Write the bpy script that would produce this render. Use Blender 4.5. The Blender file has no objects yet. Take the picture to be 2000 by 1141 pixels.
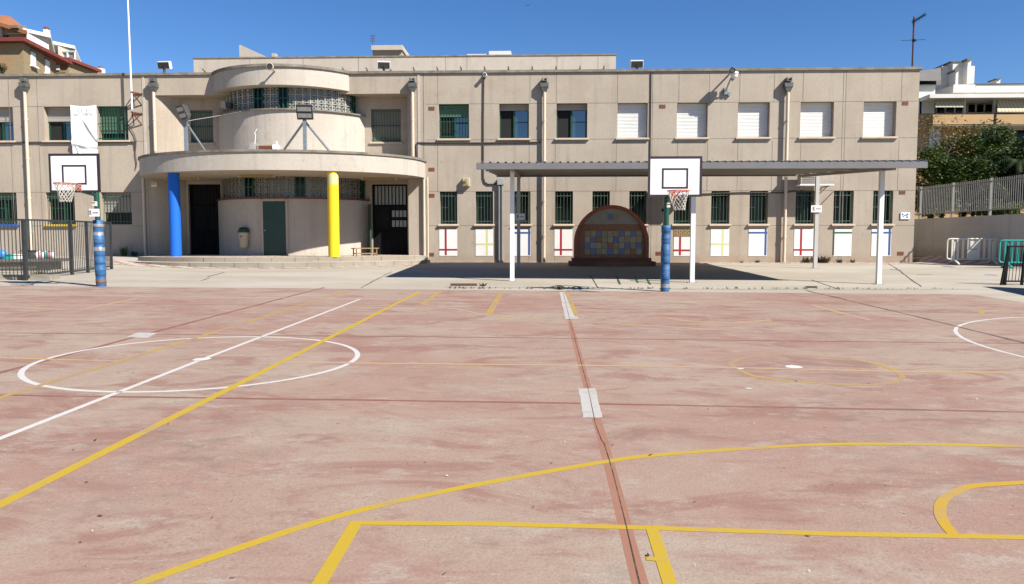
import bpy, bmesh, math, random
from mathutils import Vector, Matrix, noise as mnoise
R = math.radians
rnd = random.Random(7)
scene = bpy.context.scene
COL = scene.collection

# ------------------------------------------------------------------ camera
FPX, CX, CY, HORY, PSI, HC = 1468.0, 1000.0, 570.5, 470.0, R(2.0), 1.4
TH = math.atan((CY - HORY) / FPX)
FW = Vector((-math.sin(PSI)*math.cos(TH), math.cos(PSI)*math.cos(TH), -math.sin(TH)))
RT = Vector((math.cos(PSI), math.sin(PSI), 0)); UP = RT.cross(FW)
CAM = Vector((0, 0, HC))
def ray(x, y): return FW + RT*((x-CX)/FPX) - UP*((y-CY)/FPX)
def P(x, y, Y):                       # photo position -> world point on the plane at depth Y
    r = ray(x, y); return CAM + r*(Y/r.y)
D = 30.6                              # facade plane
def FX(x, y=320): return P(x, y, D).x
def FZ(y, x=1051, Y=D): return P(x, y, Y).z

_r = ray(1051, 445.2); GY = _r.z/_r.y
_r = ray(2000, 451.3); GX = (_r.z - GY*_r.y)/_r.x
def ss(a, b, v):
    t = max(0, min(1, (v-a)/(b-a))); return t*t*(3-2*t)
def GZ(x, y):
    xx = max(-60, min(60, x))
    z = GY*min(y, 120) + GX*xx*(1-ss(19.5, 27, y))
    z += .26*ss(9.5, 17, -x)*ss(23, 29, y) if x < 0 else .28*ss(15.5, 18, x)*ss(26, 33, y)
    return z
def G(x, y):                          # photo position -> point on the ground
    r = ray(x, y); t = 10.0
    for _ in range(40):
        p = CAM + r*t; t += (p.z - GZ(p.x, p.y)) / (-(r.z) + GY*r.y)
    return CAM + r*t

# ------------------------------------------------------------------ materials
def lin(c): return tuple(c)
def mat(name, col, rough=.7, var=.12, scale=6, bump=0, metal=0, col2=None, spec=.5, stretch=(1,1,1), detail=6, fine=0.0, coat=0):
    m = bpy.data.materials.new(name); m.use_nodes = True
    nt = m.node_tree; N = nt.nodes; L = nt.links
    b = N['Principled BSDF']; b.inputs['Roughness'].default_value = rough; b.inputs['Metallic'].default_value = metal
    b.inputs['Specular IOR Level'].default_value = spec
    tc = N.new('ShaderNodeTexCoord'); mp = N.new('ShaderNodeMapping'); mp.inputs['Scale'].default_value = stretch
    L.new(tc.outputs['Object'], mp.inputs['Vector'])
    nz = N.new('ShaderNodeTexNoise'); nz.inputs['Scale'].default_value = scale; nz.inputs['Detail'].default_value = detail
    L.new(mp.outputs['Vector'], nz.inputs['Vector'])
    rp = N.new('ShaderNodeValToRGB'); rp.color_ramp.elements[0].position = .3; rp.color_ramp.elements[1].position = .7
    if col2 is None:
        c1 = [min(1, v*(1-var)) for v in col]; c2 = [min(1, v*(1+var)) for v in col]
    else: c1, c2 = col, col2
    rp.color_ramp.elements[0].color = (*c1, 1); rp.color_ramp.elements[1].color = (*c2, 1)
    L.new(nz.outputs['Fac'], rp.inputs['Fac'])
    out = rp.outputs['Color']
    if fine:
        n2 = N.new('ShaderNodeTexNoise'); n2.inputs['Scale'].default_value = scale*14; n2.inputs['Detail'].default_value = 4
        L.new(tc.outputs['Object'], n2.inputs['Vector'])
        mr = N.new('ShaderNodeMapRange'); mr.inputs[1].default_value = .3; mr.inputs[2].default_value = .7
        mr.inputs[3].default_value = 1-fine; mr.inputs[4].default_value = 1+fine
        L.new(n2.outputs['Fac'], mr.inputs[0])
        mx = N.new('ShaderNodeVectorMath'); mx.operation = 'SCALE'
        L.new(out, mx.inputs[0]); L.new(mr.outputs[0], mx.inputs['Scale']); out = mx.outputs[0]
    L.new(out, b.inputs['Base Color'])
    if bump:
        bp = N.new('ShaderNodeBump'); bp.inputs['Strength'].default_value = bump; bp.inputs['Distance'].default_value = .02
        n3 = N.new('ShaderNodeTexNoise'); n3.inputs['Scale'].default_value = 60; n3.inputs['Detail'].default_value = 5
        L.new(tc.outputs['Object'], n3.inputs['Vector']); L.new(n3.outputs['Fac'], bp.inputs['Height']); L.new(bp.outputs['Normal'], b.inputs['Normal'])
    return m

class NT:                              # small helper for longer node trees
    def __init__(s, name):
        s.m = bpy.data.materials.new(name); s.m.use_nodes = True; s.t = s.m.node_tree
        s.N = s.t.nodes; s.L = s.t.links; s.b = s.N['Principled BSDF']
        s.tc = s.N.new('ShaderNodeTexCoord').outputs['Object']
    def map(s, scale=(1,1,1), rot=(0,0,0)):
        n = s.N.new('ShaderNodeMapping'); n.inputs['Scale'].default_value = scale; n.inputs['Rotation'].default_value = rot
        s.L.new(s.tc, n.inputs['Vector']); return n.outputs[0]
    def noise(s, scale, detail=6, vec=None, rough=.55, dist=0):
        n = s.N.new('ShaderNodeTexNoise'); n.inputs['Scale'].default_value = scale; n.inputs['Detail'].default_value = detail
        n.inputs['Roughness'].default_value = rough; n.inputs['Distortion'].default_value = dist
        s.L.new(vec if vec else s.tc, n.inputs['Vector']); return n.outputs['Fac']
    def ramp(s, fac, a, b, lo=0., hi=1.):
        n = s.N.new('ShaderNodeMapRange'); n.inputs[1].default_value = a; n.inputs[2].default_value = b
        n.inputs[3].default_value = lo; n.inputs[4].default_value = hi; n.interpolation_type = 'SMOOTHSTEP'
        s.L.new(fac, n.inputs[0]); return n.outputs[0]
    def mix(s, fac, a, b):
        n = s.N.new('ShaderNodeMix'); n.data_type = 'RGBA'
        if isinstance(fac, (int, float)): n.inputs[0].default_value = fac
        else: s.L.new(fac, n.inputs[0])
        for i, v in ((6, a), (7, b)):
            if isinstance(v, tuple): n.inputs[i].default_value = (*v, 1)
            else: s.L.new(v, n.inputs[i])
        return n.outputs[2]
    def mul(s, a, b):
        n = s.N.new('ShaderNodeMath'); n.operation = 'MULTIPLY'
        for i, v in ((0, a), (1, b)):
            if isinstance(v, (int, float)): n.inputs[i].default_value = v
            else: s.L.new(v, n.inputs[i])
        return n.outputs[0]
    def done(s, col, rough=.8, bump=None, dist=.01, strength=.4, spec=.4):
        s.L.new(col, s.b.inputs['Base Color']) if not isinstance(col, tuple) else None
        s.b.inputs['Roughness'].default_value = rough; s.b.inputs['Specular IOR Level'].default_value = spec
        if bump is not None:
            bp = s.N.new('ShaderNodeBump'); bp.inputs['Strength'].default_value = strength; bp.inputs['Distance'].default_value = dist
            s.L.new(bump, bp.inputs['Height']); s.L.new(bp.outputs[0], s.b.inputs['Normal'])
        return s.m

def stucco(name, a, b, grime=(.23,.19,.15)):
    t = NT(name)
    dk = tuple(v*.72 for v in a)
    c = t.mix(t.ramp(t.noise(.5, 6, None, .6), .36, .64), a, b)
    c = t.mix(t.ramp(t.noise(1.0, 6, t.map((2.8, 2.8, .16)), .6), .50, .74, 0, .5), c, dk)
    c = t.mix(t.ramp(t.noise(1.0, 6, t.map((9, 9, .5)), .6), .56, .76, 0, .35), c, tuple(v*.66 for v in a))
    c = t.mix(t.ramp(t.noise(2.1, 8, None, .66), .56, .76, 0, .42), c, grime)
    c = t.mix(t.ramp(t.noise(1.3, 8, None, .66), .57, .75, 0, .45), c, tuple(min(1, v*1.16) for v in b))
    gr = t.noise(17, 6, None, .75)
    c = t.mix(t.ramp(gr, .40, .66, 0, .38), c, tuple(v*.70 for v in a))
    fn = t.noise(48, 4)
    sx = t.N.new('ShaderNodeSeparateXYZ'); t.L.new(t.tc, sx.inputs[0])
    n = t.N.new('ShaderNodeMath'); n.operation = 'ADD'; t.L.new(sx.outputs['Z'], n.inputs[0]); t.L.new(t.mul(t.noise(1.4, 5), .5), n.inputs[1])
    c = t.mix(t.ramp(n.outputs[0], .75, .35, 0, .35), c, (.31,.20,.125))
    return t.done(c, .9, gr, .012, .5, .2)

M = {}
M['wall'] = stucco('facade_stucco', (.40,.333,.260), (.455,.387,.306))
M['wall_pale'] = stucco('drum_render', (.47,.415,.345), (.51,.455,.385))
M['soffit'] = mat('soffit_paint', (.56,.48,.36), .85, .06, 2)
M['joint'] = mat('joint_dark', (.235,.20,.16), .9, .35, 1.5)  # dark joint lines between facade panels and step stones
M['coping'] = mat('weathered_coping', (.17,.145,.11), .9, col2=(.34,.30,.235), scale=2.5, fine=.2)
M['frame'] = mat('green_frame', (.008,.075,.038), .45, .2, 8)
M['grille'] = mat('grille_iron', (.07,.115,.075), .55, .2, 8)
M['shut_white'] = mat('white_shutter', (.76,.75,.71), .5, .03, 2)
M['shut_beige'] = mat('beige_shutter', (.50,.46,.40), .6, .05, 2)
M['shut_green'] = mat('green_shutter', (.14,.25,.17), .6, .08, 2)
M['shut_niche'] = mat('faded_shutter', (.30,.30,.23), .7, .08, 2)
M['dark'] = mat('room_dark', (.008,.009,.009), .9, .1)
M['sill'] = mat('sill_stone', (.50,.40,.30), .85, .1, 5)
M['sill_blue'] = mat('blue_sill', (.02,.12,.48), .5, .08)
M['sill_yellow'] = mat('yellow_sill', (.75,.50,.02), .5, .08)
M['pipe'] = mat('pvc_pipe', (.60,.50,.38), .5, .08, 3, stretch=(1,1,.4))
M['hopper'] = mat('zinc_hopper', (.17,.17,.155), .6, .3, 8)
M['white'] = mat('white_paint', (.80,.79,.77), .5, .03, 3)
M['panel_white'] = mat('panel_white', (.76,.74,.71), .7, .05, 3)
M['red'] = mat('red_paint', (.36,.008,.02), .6, .12, 9)
M['lemon'] = mat('lemon_paint', (.78,.74,.33), .6, .06, 9)
M['bluep'] = mat('blue_paint', (.03,.10,.33), .6, .12, 9)
M['greenp'] = mat('green_paint', (.03,.12,.05), .6, .12, 9)


M['col_cream'] = mat('column_cream', (.80,.72,.32), .5, .05, 2)
M['maroon'] = mat('maroon_trim', (.24,.035,.03), .6, .15, 5)
M['door_green'] = mat('green_door', (.012,.055,.035), .45, .15, 3)
M['black'] = mat('black_metal', (.008,.008,.009), .75, .2, 6, spec=.15)
M['galv'] = mat('galvanised', (.30,.35,.38), .45, .12, 6, metal=.3)
M['grey'] = mat('grey_box', (.40,.41,.39), .5, .08, 5)
M['canopy'] = mat('canopy_sheet', (.215,.205,.205), .5, .07, 2)
M['canopy_under'] = mat('canopy_underside', (.42,.39,.33), .6, .06, 2)
M['rust'] = mat('rusty_iron', (.16,.055,.025), .9, .3, 12)
M['cable'] = mat('cable_brown', (.075,.055,.045), .8, .2, 6)
M['cream'] = mat('cream_plastic', (.62,.55,.36), .5, .05, 4)
M['lamp_tan'] = mat('lamp_tan', (.42,.30,.13), .5, .08, 4)
M['fence_dark'] = mat('fence_paint', (.035,.040,.042), .5, .25, 6)
M['fence_grey'] = mat('grey_fence', (.30,.285,.265), .5, .1, 6)
M['retain'] = stucco('retaining_wall', (.52,.50,.47), (.58,.56,.53), (.4,.37,.34))
M['pole_green'] = mat('pole_green', (.01,.085,.05), .4, .15, 5)
M['pad_blue'] = mat('pad_blue', (.022,.10,.27), .6, col2=(.045,.19,.40), scale=7, stretch=(1,1,5))
M['pad_dark'] = mat('pad_strap', (.012,.022,.045), .7, .2)
M['pad_tape'] = mat('pad_tape', (.42,.40,.42), .3, .25, 9, metal=.3)
M['pad_rust'] = mat('pad_worn', (.22,.13,.09), .8, .3, 9)
M['board'] = mat('board_white', (.84,.82,.82), .4, .02, 3)
M['board_line'] = mat('board_line', (.035,.025,.032), .5, .1)
M['rim'] = mat('rim_orange', (.62,.11,.03), .45, .15, 9)
M['net'] = mat('net_cord', (.70,.65,.56), .9, .1)
M['brick_red'] = mat('arch_brick', (.27,.085,.05), .85, .25, 10)
M['terracotta'] = mat('terracotta_tile', (.36,.13,.065), .6, .15, 8)
M['teal'] = mat('teal_plastic', (.015,.30,.26), .45, .08, 4)
M['barrier'] = mat('barrier_white', (.82,.77,.66), .5, .06, 4)
M['wood'] = mat('bench_wood', (.34,.20,.08), .6, .25, 6, stretch=(1,6,6))
M['cloth'] = mat('banner_cloth', (.84,.83,.83), .8, .02, 3)
M['ink'] = mat('ink_grey', (.25,.25,.25), .8, .1)
M['ink_dark'] = mat('ink_dark', (.04,.04,.04), .8, .1)
M['lens'] = mat('lamp_lens', (.42,.42,.40), .15, .15, 9)
M['lamp_house'] = mat('lamp_housing', (.055,.052,.048), .5, .2)
M['skin'] = mat('bird_feather', (.02,.02,.02), .8, .2)

def glass(name, col, rough=.04, ior=1.6):
    m = mat(name, col, rough, .1); b = m.node_tree.nodes['Principled BSDF']; b.inputs['IOR'].default_value = ior
    b.inputs['Specular IOR Level'].default_value = .9
    return m
M['pane'] = mat('window_glass', (.006,.009,.010), .12, .1, spec=.22)
M['pane_sky'] = glass('sash_glass', (.035,.05,.075), .03, 1.9)
M['block_glass'] = glass('block_glass', (.05,.055,.05), .25)
M['pale_pane'] = glass('pale_glass', (.25,.26,.23), .35)  # pale glass; in the entrance door its tone stands for daylight beyond

# sports court
def court_mat():
    t = NT('court_surface')
    c = t.mix(t.ramp(t.noise(.4, 9, t.map((.7,1,1)), .64, .5), .36, .62), (.455,.270,.205), (.500,.380,.285))
    c = t.mix(t.ramp(t.noise(1.5, 10, t.map((.6,1.1,1), (0,0,.3)), .68, .8), .49, .63, 0, .9), c, (.375,.20,.15))
    c = t.mix(t.ramp(t.noise(3.4, 10, t.map((.55,1.15,1), (0,0,.15)), .7, .5), .53, .67, 0, .65), c, (.385,.205,.160))
    c = t.mix(t.ramp(t.noise(1.1, 10, t.map((.7,1,1), (0,0,-.25)), .7, .5), .52, .66, 0, .75), c, (.53,.445,.345))
    c = t.mix(t.ramp(t.noise(4.2, 10, t.map((.6,1.1,1)), .72), .53, .66, 0, .65), c, (.55,.475,.385))
    gm = t.noise(.55, 5)
    c = t.mix(t.mul(t.ramp(t.noise(5.5, 10, t.map((.7,1.15,1)), .76), .47, .66, 0, .6), t.ramp(gm, .47, .62)), c, (.235,.20,.16))
    c = t.mix(t.mul(t.ramp(t.noise(34, 5, None, .7), .54, .68, 0, .62), t.ramp(t.noise(.8, 5), .42, .62, .2, 1)), c, (.215,.165,.13))
    c = t.mix(t.ramp(t.noise(26, 5, t.map((.7,1.3,1)), .7), .62, .70, 0, .7), c, (.62,.54,.45))
    c = t.mix(t.ramp(t.noise(11, 3), .735, .76, 0, .75), c, (.13,.10,.08))
    f = t.noise(75, 5)
    c = t.mix(t.ramp(f, .3, .7, 0, .38), c, (.28,.175,.14))
    return t.done(c, .88, f, .004, .5, .25)
M['court'] = court_mat()
def conc_mat(name, a, b, dk):
    t = NT(name)
    c = t.mix(t.ramp(t.noise(.45, 7, t.map((.5,1,1)), .6), .35, .65), a, b)
    c = t.mix(t.ramp(t.noise(2.2, 8, t.map((.45,1,1)), .65), .55, .75, 0, .55), c, dk)
    c = t.mix(t.ramp(t.noise(14, 5), .60, .75, 0, .45), c, tuple(v*.6 for v in a))
    f = t.noise(60, 4)
    c = t.mix(t.ramp(f, .3, .7, 0, .25), c, tuple(v*.72 for v in a))
    return t.done(c, .9, f, .004, .4, .2)
M['concrete'] = conc_mat('apron_concrete', (.44,.385,.305), (.54,.485,.395), (.33,.275,.21))
M['gutter'] = conc_mat('gutter_concrete', (.44,.395,.325), (.50,.455,.38), (.36,.31,.25))
M['step'] = conc_mat('step_stone', (.33,.285,.22), (.44,.395,.32), (.20,.165,.12))
M['tread'] = conc_mat('tread_stone', (.52,.47,.39), (.60,.55,.47), (.38,.33,.26))
M['earth'] = conc_mat('dry_ground', (.25,.21,.15), (.30,.26,.19), (.18,.15,.10))
M['soil'] = conc_mat('garden_soil', (.075,.06,.04), (.10,.08,.05), (.05,.045,.025))
M['yard'] = conc_mat('road_surface', (.20,.185,.17), (.24,.225,.20), (.15,.14,.13))
def tile_mat():
    t = NT('pavement_tile')
    br = t.N.new('ShaderNodeTexChecker'); br.inputs['Scale'].default_value = 2.6
    t.L.new(t.map((1,1,0)), br.inputs['Vector']); br.inputs['Color1'].default_value = (.40,.22,.16,1); br.inputs['Color2'].default_value = (.62,.56,.47,1)
    c = t.mix(t.ramp(t.noise(3, 6), .45, .75, 0, .4), br.outputs['Color'], (.40,.34,.28))
    return t.done(c, .85)
M['tile'] = tile_mat()
def paint(name, col, under, lo, hi, sc=3.0, most=1.0):
    t = NT(name)
    c = t.mix(t.ramp(t.noise(sc, 8, t.map((.8,1,1)), .7), lo, hi, 0, most), col, under)
    c = t.mix(t.ramp(t.noise(40, 4), .55, .75, 0, .35), c, under)
    return t.done(c, .75, None, spec=.3)
PK = (.47,.33,.27)
M['line_yellow'] = paint('yellow_line_paint', (.70,.47,.035), PK, .50, .72, 2.6, .8)
M['line_yellow_worn'] = paint('worn_yellow_paint', (.66,.42,.06), PK, .38, .62, 1.5, .75)
M['line_yellow_mid'] = paint('scuffed_yellow_paint', (.68,.42,.03), PK, .46, .72, 2, .75)
M['line_yellow_faint'] = paint('faint_yellow_paint', (.58,.37,.10), PK, .34, .58, 1.5, .88)
M['line_white'] = paint('white_line_paint', (.80,.76,.71), PK, .55, .85, 2, .5)
M['line_white_faint'] = paint('faint_white_paint', (.66,.58,.52), PK, .38, .62, 1.2, .85)
M['patch'] = paint('patch_mortar', (.56,.53,.48), (.40,.35,.30), .42, .72, 5, .8)
M['seam'] = paint('sealed_seam', (.38,.18,.115), (.42,.25,.185), .45, .75, 3)
M['seam_cross'] = paint('cross_seam', (.27,.115,.08), (.36,.20,.15), .45, .75, 3)
M['seam_thin'] = paint('thin_seam', (.21,.095,.07), (.36,.21,.165), .45, .75, 2, .6)
M['crack'] = paint('open_crack', (.045,.035,.027), (.22,.14,.10), .4, .7, 5)
M['stain_white'] = paint('white_spot', (.76,.74,.70), PK, .5, .8, 5, .6)

M['col_blue'] = paint('column_blue', (.010,.15,.66), (.06,.15,.36), .60, .82, 2.2, .5)
M['col_yellow'] = paint('column_yellow', (.80,.56,.016), (.52,.38,.08), .60, .82, 2.2, .5)
def brick_mat(name, a, b, mortar, sc=3.5):
    t = NT(name)
    br = t.N.new('ShaderNodeTexBrick'); br.inputs['Scale'].default_value = sc; br.inputs['Mortar Size'].default_value = .014
    # swap axes so the courses run along the walls
    sx = t.N.new('ShaderNodeSeparateXYZ'); t.L.new(t.tc, sx.inputs[0])
    ad = t.N.new('ShaderNodeMath'); ad.operation = 'ADD'; t.L.new(sx.outputs['X'], ad.inputs[0]); t.L.new(sx.outputs['Y'], ad.inputs[1])
    cb = t.N.new('ShaderNodeCombineXYZ'); t.L.new(ad.outputs[0], cb.inputs[0]); t.L.new(sx.outputs['Z'], cb.inputs[1])
    t.L.new(cb.outputs[0], br.inputs['Vector'])
    br.inputs['Color1'].default_value = (*a, 1); br.inputs['Color2'].default_value = (*b, 1); br.inputs['Mortar'].default_value = (*mortar, 1)
    c = t.mix(t.ramp(t.noise(.3, 4), .48, .62, 0, .6), br.outputs['Color'], (.36,.17,.08))
    return t.done(c, .9)
M['house_brick'] = brick_mat('house_brick', (.31,.235,.125), (.26,.185,.095), (.33,.28,.19))
M['plinth_brick'] = brick_mat('plinth_brick', (.24,.075,.05), (.18,.06,.04), (.2,.13,.1), 4)
def rooftile(name, a, b):
    t = NT(name); w = t.N.new('ShaderNodeTexWave'); w.inputs['Scale'].default_value = 2.2; w.inputs['Distortion'].default_value = .6
    t.L.new(t.tc, w.inputs['Vector']); c = t.mix(w.outputs['Fac'], a, b)
    c = t.mix(t.ramp(t.noise(2, 5), .45, .75, 0, .4), c, tuple(v*.6 for v in a))
    return t.done(c, .85)
M['roof_orange'] = rooftile('orange_tiles', (.50,.20,.085), (.40,.15,.06))
M['roof_red'] = rooftile('red_eaves', (.22,.045,.03), (.17,.035,.025))
M['apt_white'] = mat('apartment_white', (.72,.69,.63), .85, .05, 1)
M['apt_tan'] = mat('apartment_tan', (.44,.28,.13), .85, .07, 1)
M['apt_grey'] = mat('apartment_roof', (.20,.18,.16), .9, .1, 1)
def awning_mat():
    t = NT('striped_awning'); sx = t.N.new('ShaderNodeSeparateXYZ'); t.L.new(t.tc, sx.inputs[0])
    n = t.N.new('ShaderNodeMath'); n.operation = 'PINGPONG'; t.L.new(sx.outputs['X'], n.inputs[0]); n.inputs[1].default_value = .13
    return t.done(t.mix(t.ramp(n.outputs[0], .04, .07), (.64,.52,.27), (.78,.72,.56)), .8)
M['awning'] = awning_mat()
def leaf_mat(name, a, b, c):
    t = NT(name); g = t.N.new('ShaderNodeNewGeometry')
    r = t.N.new('ShaderNodeValToRGB'); e = r.color_ramp.elements
    e[0].color = (*a, 1); e[1].color = (*c, 1); k = e.new(.55); k.color = (*b, 1)
    t.L.new(g.outputs['Random Per Island'], r.inputs['Fac'])
    m = t.done(r.outputs['Color'], .5, None, spec=.35)
    return m
M['leaf_dark'] = leaf_mat('leaf_dark', (.022,.045,.010), (.045,.078,.016), (.09,.12,.028))
M['leaf_mid'] = leaf_mat('leaf_mid', (.035,.065,.013), (.065,.105,.022), (.115,.15,.034))
M['leaf_yellow'] = leaf_mat('leaf_yellow', (.14,.11,.025), (.20,.15,.035), (.26,.16,.05))
M['leaf_palm'] = leaf_mat('leaf_palm', (.03,.06,.015), (.06,.10,.03), (.14,.17,.06))
M['bark'] = mat('bark', (.10,.07,.045), .95, .3, 8)
M['weed'] = leaf_mat('leaf_weed', (.05,.055,.015), (.09,.085,.03), (.16,.12,.05))

# ------------------------------------------------------------------ mesh helpers
ORG = {}
class MB:
    def __init__(s): s.v = []; s.f = []; s.mi = []; s.sm = []; s.cur = 0; s.smooth = False
    def add(s, vs, fs):
        o = len(s.v); s.v += [tuple(v) for v in vs]
        for f in fs: s.f.append(tuple(i+o for i in f)); s.mi.append(s.cur); s.sm.append(s.smooth)
        return s
    def quad(s, a, b, c, d): return s.add([a, b, c, d], [(0,1,2,3)])
    def box(s, x0, x1, y0, y1, z0, z1):
        x0, x1 = min(x0,x1), max(x0,x1); y0, y1 = min(y0,y1), max(y0,y1); z0, z1 = min(z0,z1), max(z0,z1)
        return s.add([(x0,y0,z0),(x1,y0,z0),(x1,y1,z0),(x0,y1,z0),(x0,y0,z1),(x1,y0,z1),(x1,y1,z1),(x0,y1,z1)],
            [(0,3,2,1),(4,5,6,7),(0,1,5,4),(1,2,6,5),(2,3,7,6),(3,0,4,7)])
    def obox(s, c, ax, ay, az):           # oriented box: centre and three half-axis vectors
        c, ax, ay, az = Vector(c), Vector(ax), Vector(ay), Vector(az)
        vs = [c+ax*i+ay*j+az*k for k in (-1,1) for j in (-1,1) for i in (-1,1)]
        return s.add(vs, [(0,2,3,1),(4,5,7,6),(0,1,5,4),(1,3,7,5),(3,2,6,7),(2,0,4,6)])
    def prism(s, pts, z0, z1):            # plan polygon (x,y) counter-clockwise
        n = len(pts); zf = z0 if callable(z0) else (lambda x, y: z0); zt = z1 if callable(z1) else (lambda x, y: z1)
        vs = [(x,y,zf(x,y)) for x,y in pts] + [(x,y,zt(x,y)) for x,y in pts]
        return s.add(vs, [tuple(range(n))[::-1], tuple(range(n,2*n))] + [(i,(i+1)%n,n+(i+1)%n,n+i) for i in range(n)])
    def xz(s, pts, y0, y1):               # polygon in x,z extruded along y
        n = len(pts); vs = [(x,y0,z) for x,z in pts] + [(x,y1,z) for x,z in pts]
        return s.add(vs, [tuple(range(n)), tuple(range(n,2*n))[::-1]] + [((i+1)%n,i,n+i,n+(i+1)%n) for i in range(n)])
    def cyl(s, a, b, r, r2=None, n=10, cap=True):
        a, b = Vector(a), Vector(b); r2 = r if r2 is None else r2
        d = (b-a).normalized(); u = d.orthogonal().normalized(); w = d.cross(u)
        vs = []
        for p, q in ((a, r), (b, r2)):
            for i in range(n): t = 2*math.pi*i/n; vs.append(p + u*math.cos(t)*q + w*math.sin(t)*q)
        fs = [(i,(i+1)%n,n+(i+1)%n,n+i) for i in range(n)]
        sm = s.smooth; s.smooth = n > 6; s.add(vs, fs); s.smooth = sm
        if cap: s.add(vs, [tuple(range(n))[::-1], tuple(range(n,2*n))])
        return s
    def tube(s, pts, r, n=6, closed=False):
        pts = [Vector(p) for p in pts]
        k = len(pts)
        for i in range(k if closed else k-1): s.cyl(pts[i], pts[(i+1)%k], r, n=n, cap=not closed)
        return s
    def bar(s, a, b, w, h=None, up=(0,0,1)):     # rectangular bar
        a, b = Vector(a), Vector(b); h = w if h is None else h
        d = b-a; u = Vector(up)
        if abs(d.normalized().dot(u)) > .95: u = Vector((0,1,0))
        x = d.cross(u).normalized(); z = x.cross(d).normalized()
        return s.obox((a+b)/2, d/2, x*w/2, z*h/2)
    def lathe(s, c, prof, n=20, mats=None):
        c = Vector(c); k = len(prof); vs = []
        for r, z in prof:
            for i in range(n): t = 2*math.pi*i/n; vs.append((c.x+r*math.cos(t), c.y+r*math.sin(t), c.z+z))
        o = len(s.v); s.v += vs
        for j in range(k-1):
            for i in range(n):
                s.f.append((o+j*n+i, o+j*n+(i+1)%n, o+(j+1)*n+(i+1)%n, o+(j+1)*n+i)); s.mi.append(mats[j] if mats else s.cur); s.sm.append(True)
        return s
    def sphere(s, c, r, n=10, sz=(1,1,1)):
        prof = [(max(1e-4, math.sin(math.pi*j/n))*r, -math.cos(math.pi*j/n)*r) for j in range(n+1)]
        o = len(s.v); s.lathe((0,0,0), prof, n*2)
        for i in range(o, len(s.v)): v = s.v[i]; s.v[i] = (c[0]+v[0]*sz[0], c[1]+v[1]*sz[1], c[2]+v[2]*sz[2])
        return s
    def build(s, name, m, parent=None, org=None):
        me = bpy.data.meshes.new(name)
        o = Vector(org) if org is not None else (ORG[parent.name] if parent is not None else Vector((0,0,0)))
        me.from_pydata([(v[0]-o.x, v[1]-o.y, v[2]-o.z) for v in s.v], [], s.f)
        for mm in (m if isinstance(m, (list, tuple)) else [m]): me.materials.append(M[mm] if isinstance(mm, str) else mm)
        for p, i, sm in zip(me.polygons, s.mi, s.sm): p.material_index = i; p.use_smooth = sm
        me.validate(); me.update()
        ob = bpy.data.objects.new(name, me); COL.objects.link(ob)
        if parent is not None: ob.parent = parent
        else: ob.location = o
        ORG[ob.name] = o
        return ob
def tag(o, label=None, cat=None, group=None, kind=None):
    if label: o['label'] = label
    if cat: o['category'] = cat
    if group: o['group'] = group
    if kind: o['kind'] = kind
    return o
def thing(name, loc, label, cat, group=None):
    o = bpy.data.objects.new(name, None); COL.objects.link(o); o.location = loc; o.empty_display_size = .2
    ORG[o.name] = Vector(loc); return tag(o, label, cat, group)
def copy_tree(o, parent=None):
    c = o.copy(); COL.objects.link(c); c.parent = parent; ORG[c.name] = ORG[o.name]
    for ch in [x for x in scene.objects if x.parent == o]: copy_tree(ch, c)
    return c
def recalc(ob):
    bm = bmesh.new(); bm.from_mesh(ob.data); bmesh.ops.recalc_face_normals(bm, faces=bm.faces); bm.to_mesh(ob.data); bm.free(); return ob

# ------------------------------------------------------------------ ground, court, apron
def sheet(name, m, poly_or_fn, lift, xs, ys, parent=None):
    mb = MB(); nx, ny = len(xs), len(ys)
    vs = [(x, y, GZ(x, y)+lift) for y in ys for x in xs]
    fs = [(j*nx+i, j*nx+i+1, (j+1)*nx+i+1, (j+1)*nx+i) for j in range(ny-1) for i in range(nx-1)]
    mb.smooth = True; mb.add(vs, fs); o = mb.build(name, m, parent); return tag(o, kind='structure')
def fr(a, b, st):
    n = max(1, int(round((b-a)/st))); return [a+(b-a)*i/n for i in range(n+1)]
YE = G(1000, 567.5).y                       # far edge of the court
XR = G(1893, 575).x                         # right edge of the court
sheet('ground', 'earth', None, -.03, fr(-420,-40,40)+fr(-38,38,1.0)+fr(40,420,40), fr(-300,-20,40)+fr(-15,48,1.0)+fr(50,120,10)+fr(200,520,80))
sheet('concrete_apron', 'concrete', None, 0, fr(-34,30,.8), fr(-14,33.5,.75))
def gpoly(mb, pts, lift):                   # strip cells over the ground: pts are rows of pairs
    for (a, b), (c, d) in zip(pts, pts[1:]):
        mb.quad(*[(p[0], p[1], GZ(p[0], p[1])+lift) for p in (a, b, d, c)])
court = MB()
xs = fr(-34, XR, 1.0); ys = fr(-13, YE, 1.0)
court.add([(x, y + (.0 if j < len(ys)-1 else (G(0,558.5).y-YE)*max(0,min(1,(-x)/12.5))), 0) for j, y in enumerate(ys) for x in xs],
          [(j*len(xs)+i, j*len(xs)+i+1, (j+1)*len(xs)+i+1, (j+1)*len(xs)+i) for j in range(len(ys)-1) for i in range(len(xs)-1)])
court.v = [(x, y, GZ(x, y)+.005) for x, y, z in court.v]
court_ob = tag(court.build('sports_court', 'court'), kind='structure')
gut = MB()
for xa, xb in zip(fr(-34, XR+1.2, 1.2), fr(-34, XR+1.2, 1.2)[1:]):
    def e0(x): return YE + (G(0,558.5).y-YE)*max(0, min(1, -x/12.5))
    gut.quad(*[(x, y, GZ(x, y)+.0025) for x, y in ((xa, e0(xa)-.05), (xb, e0(xb)-.05), (xb, e0(xb)+.62), (xa, e0(xa)+.62))])
tag(gut.build('gutter_strip', 'gutter'), kind='structure')

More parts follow.
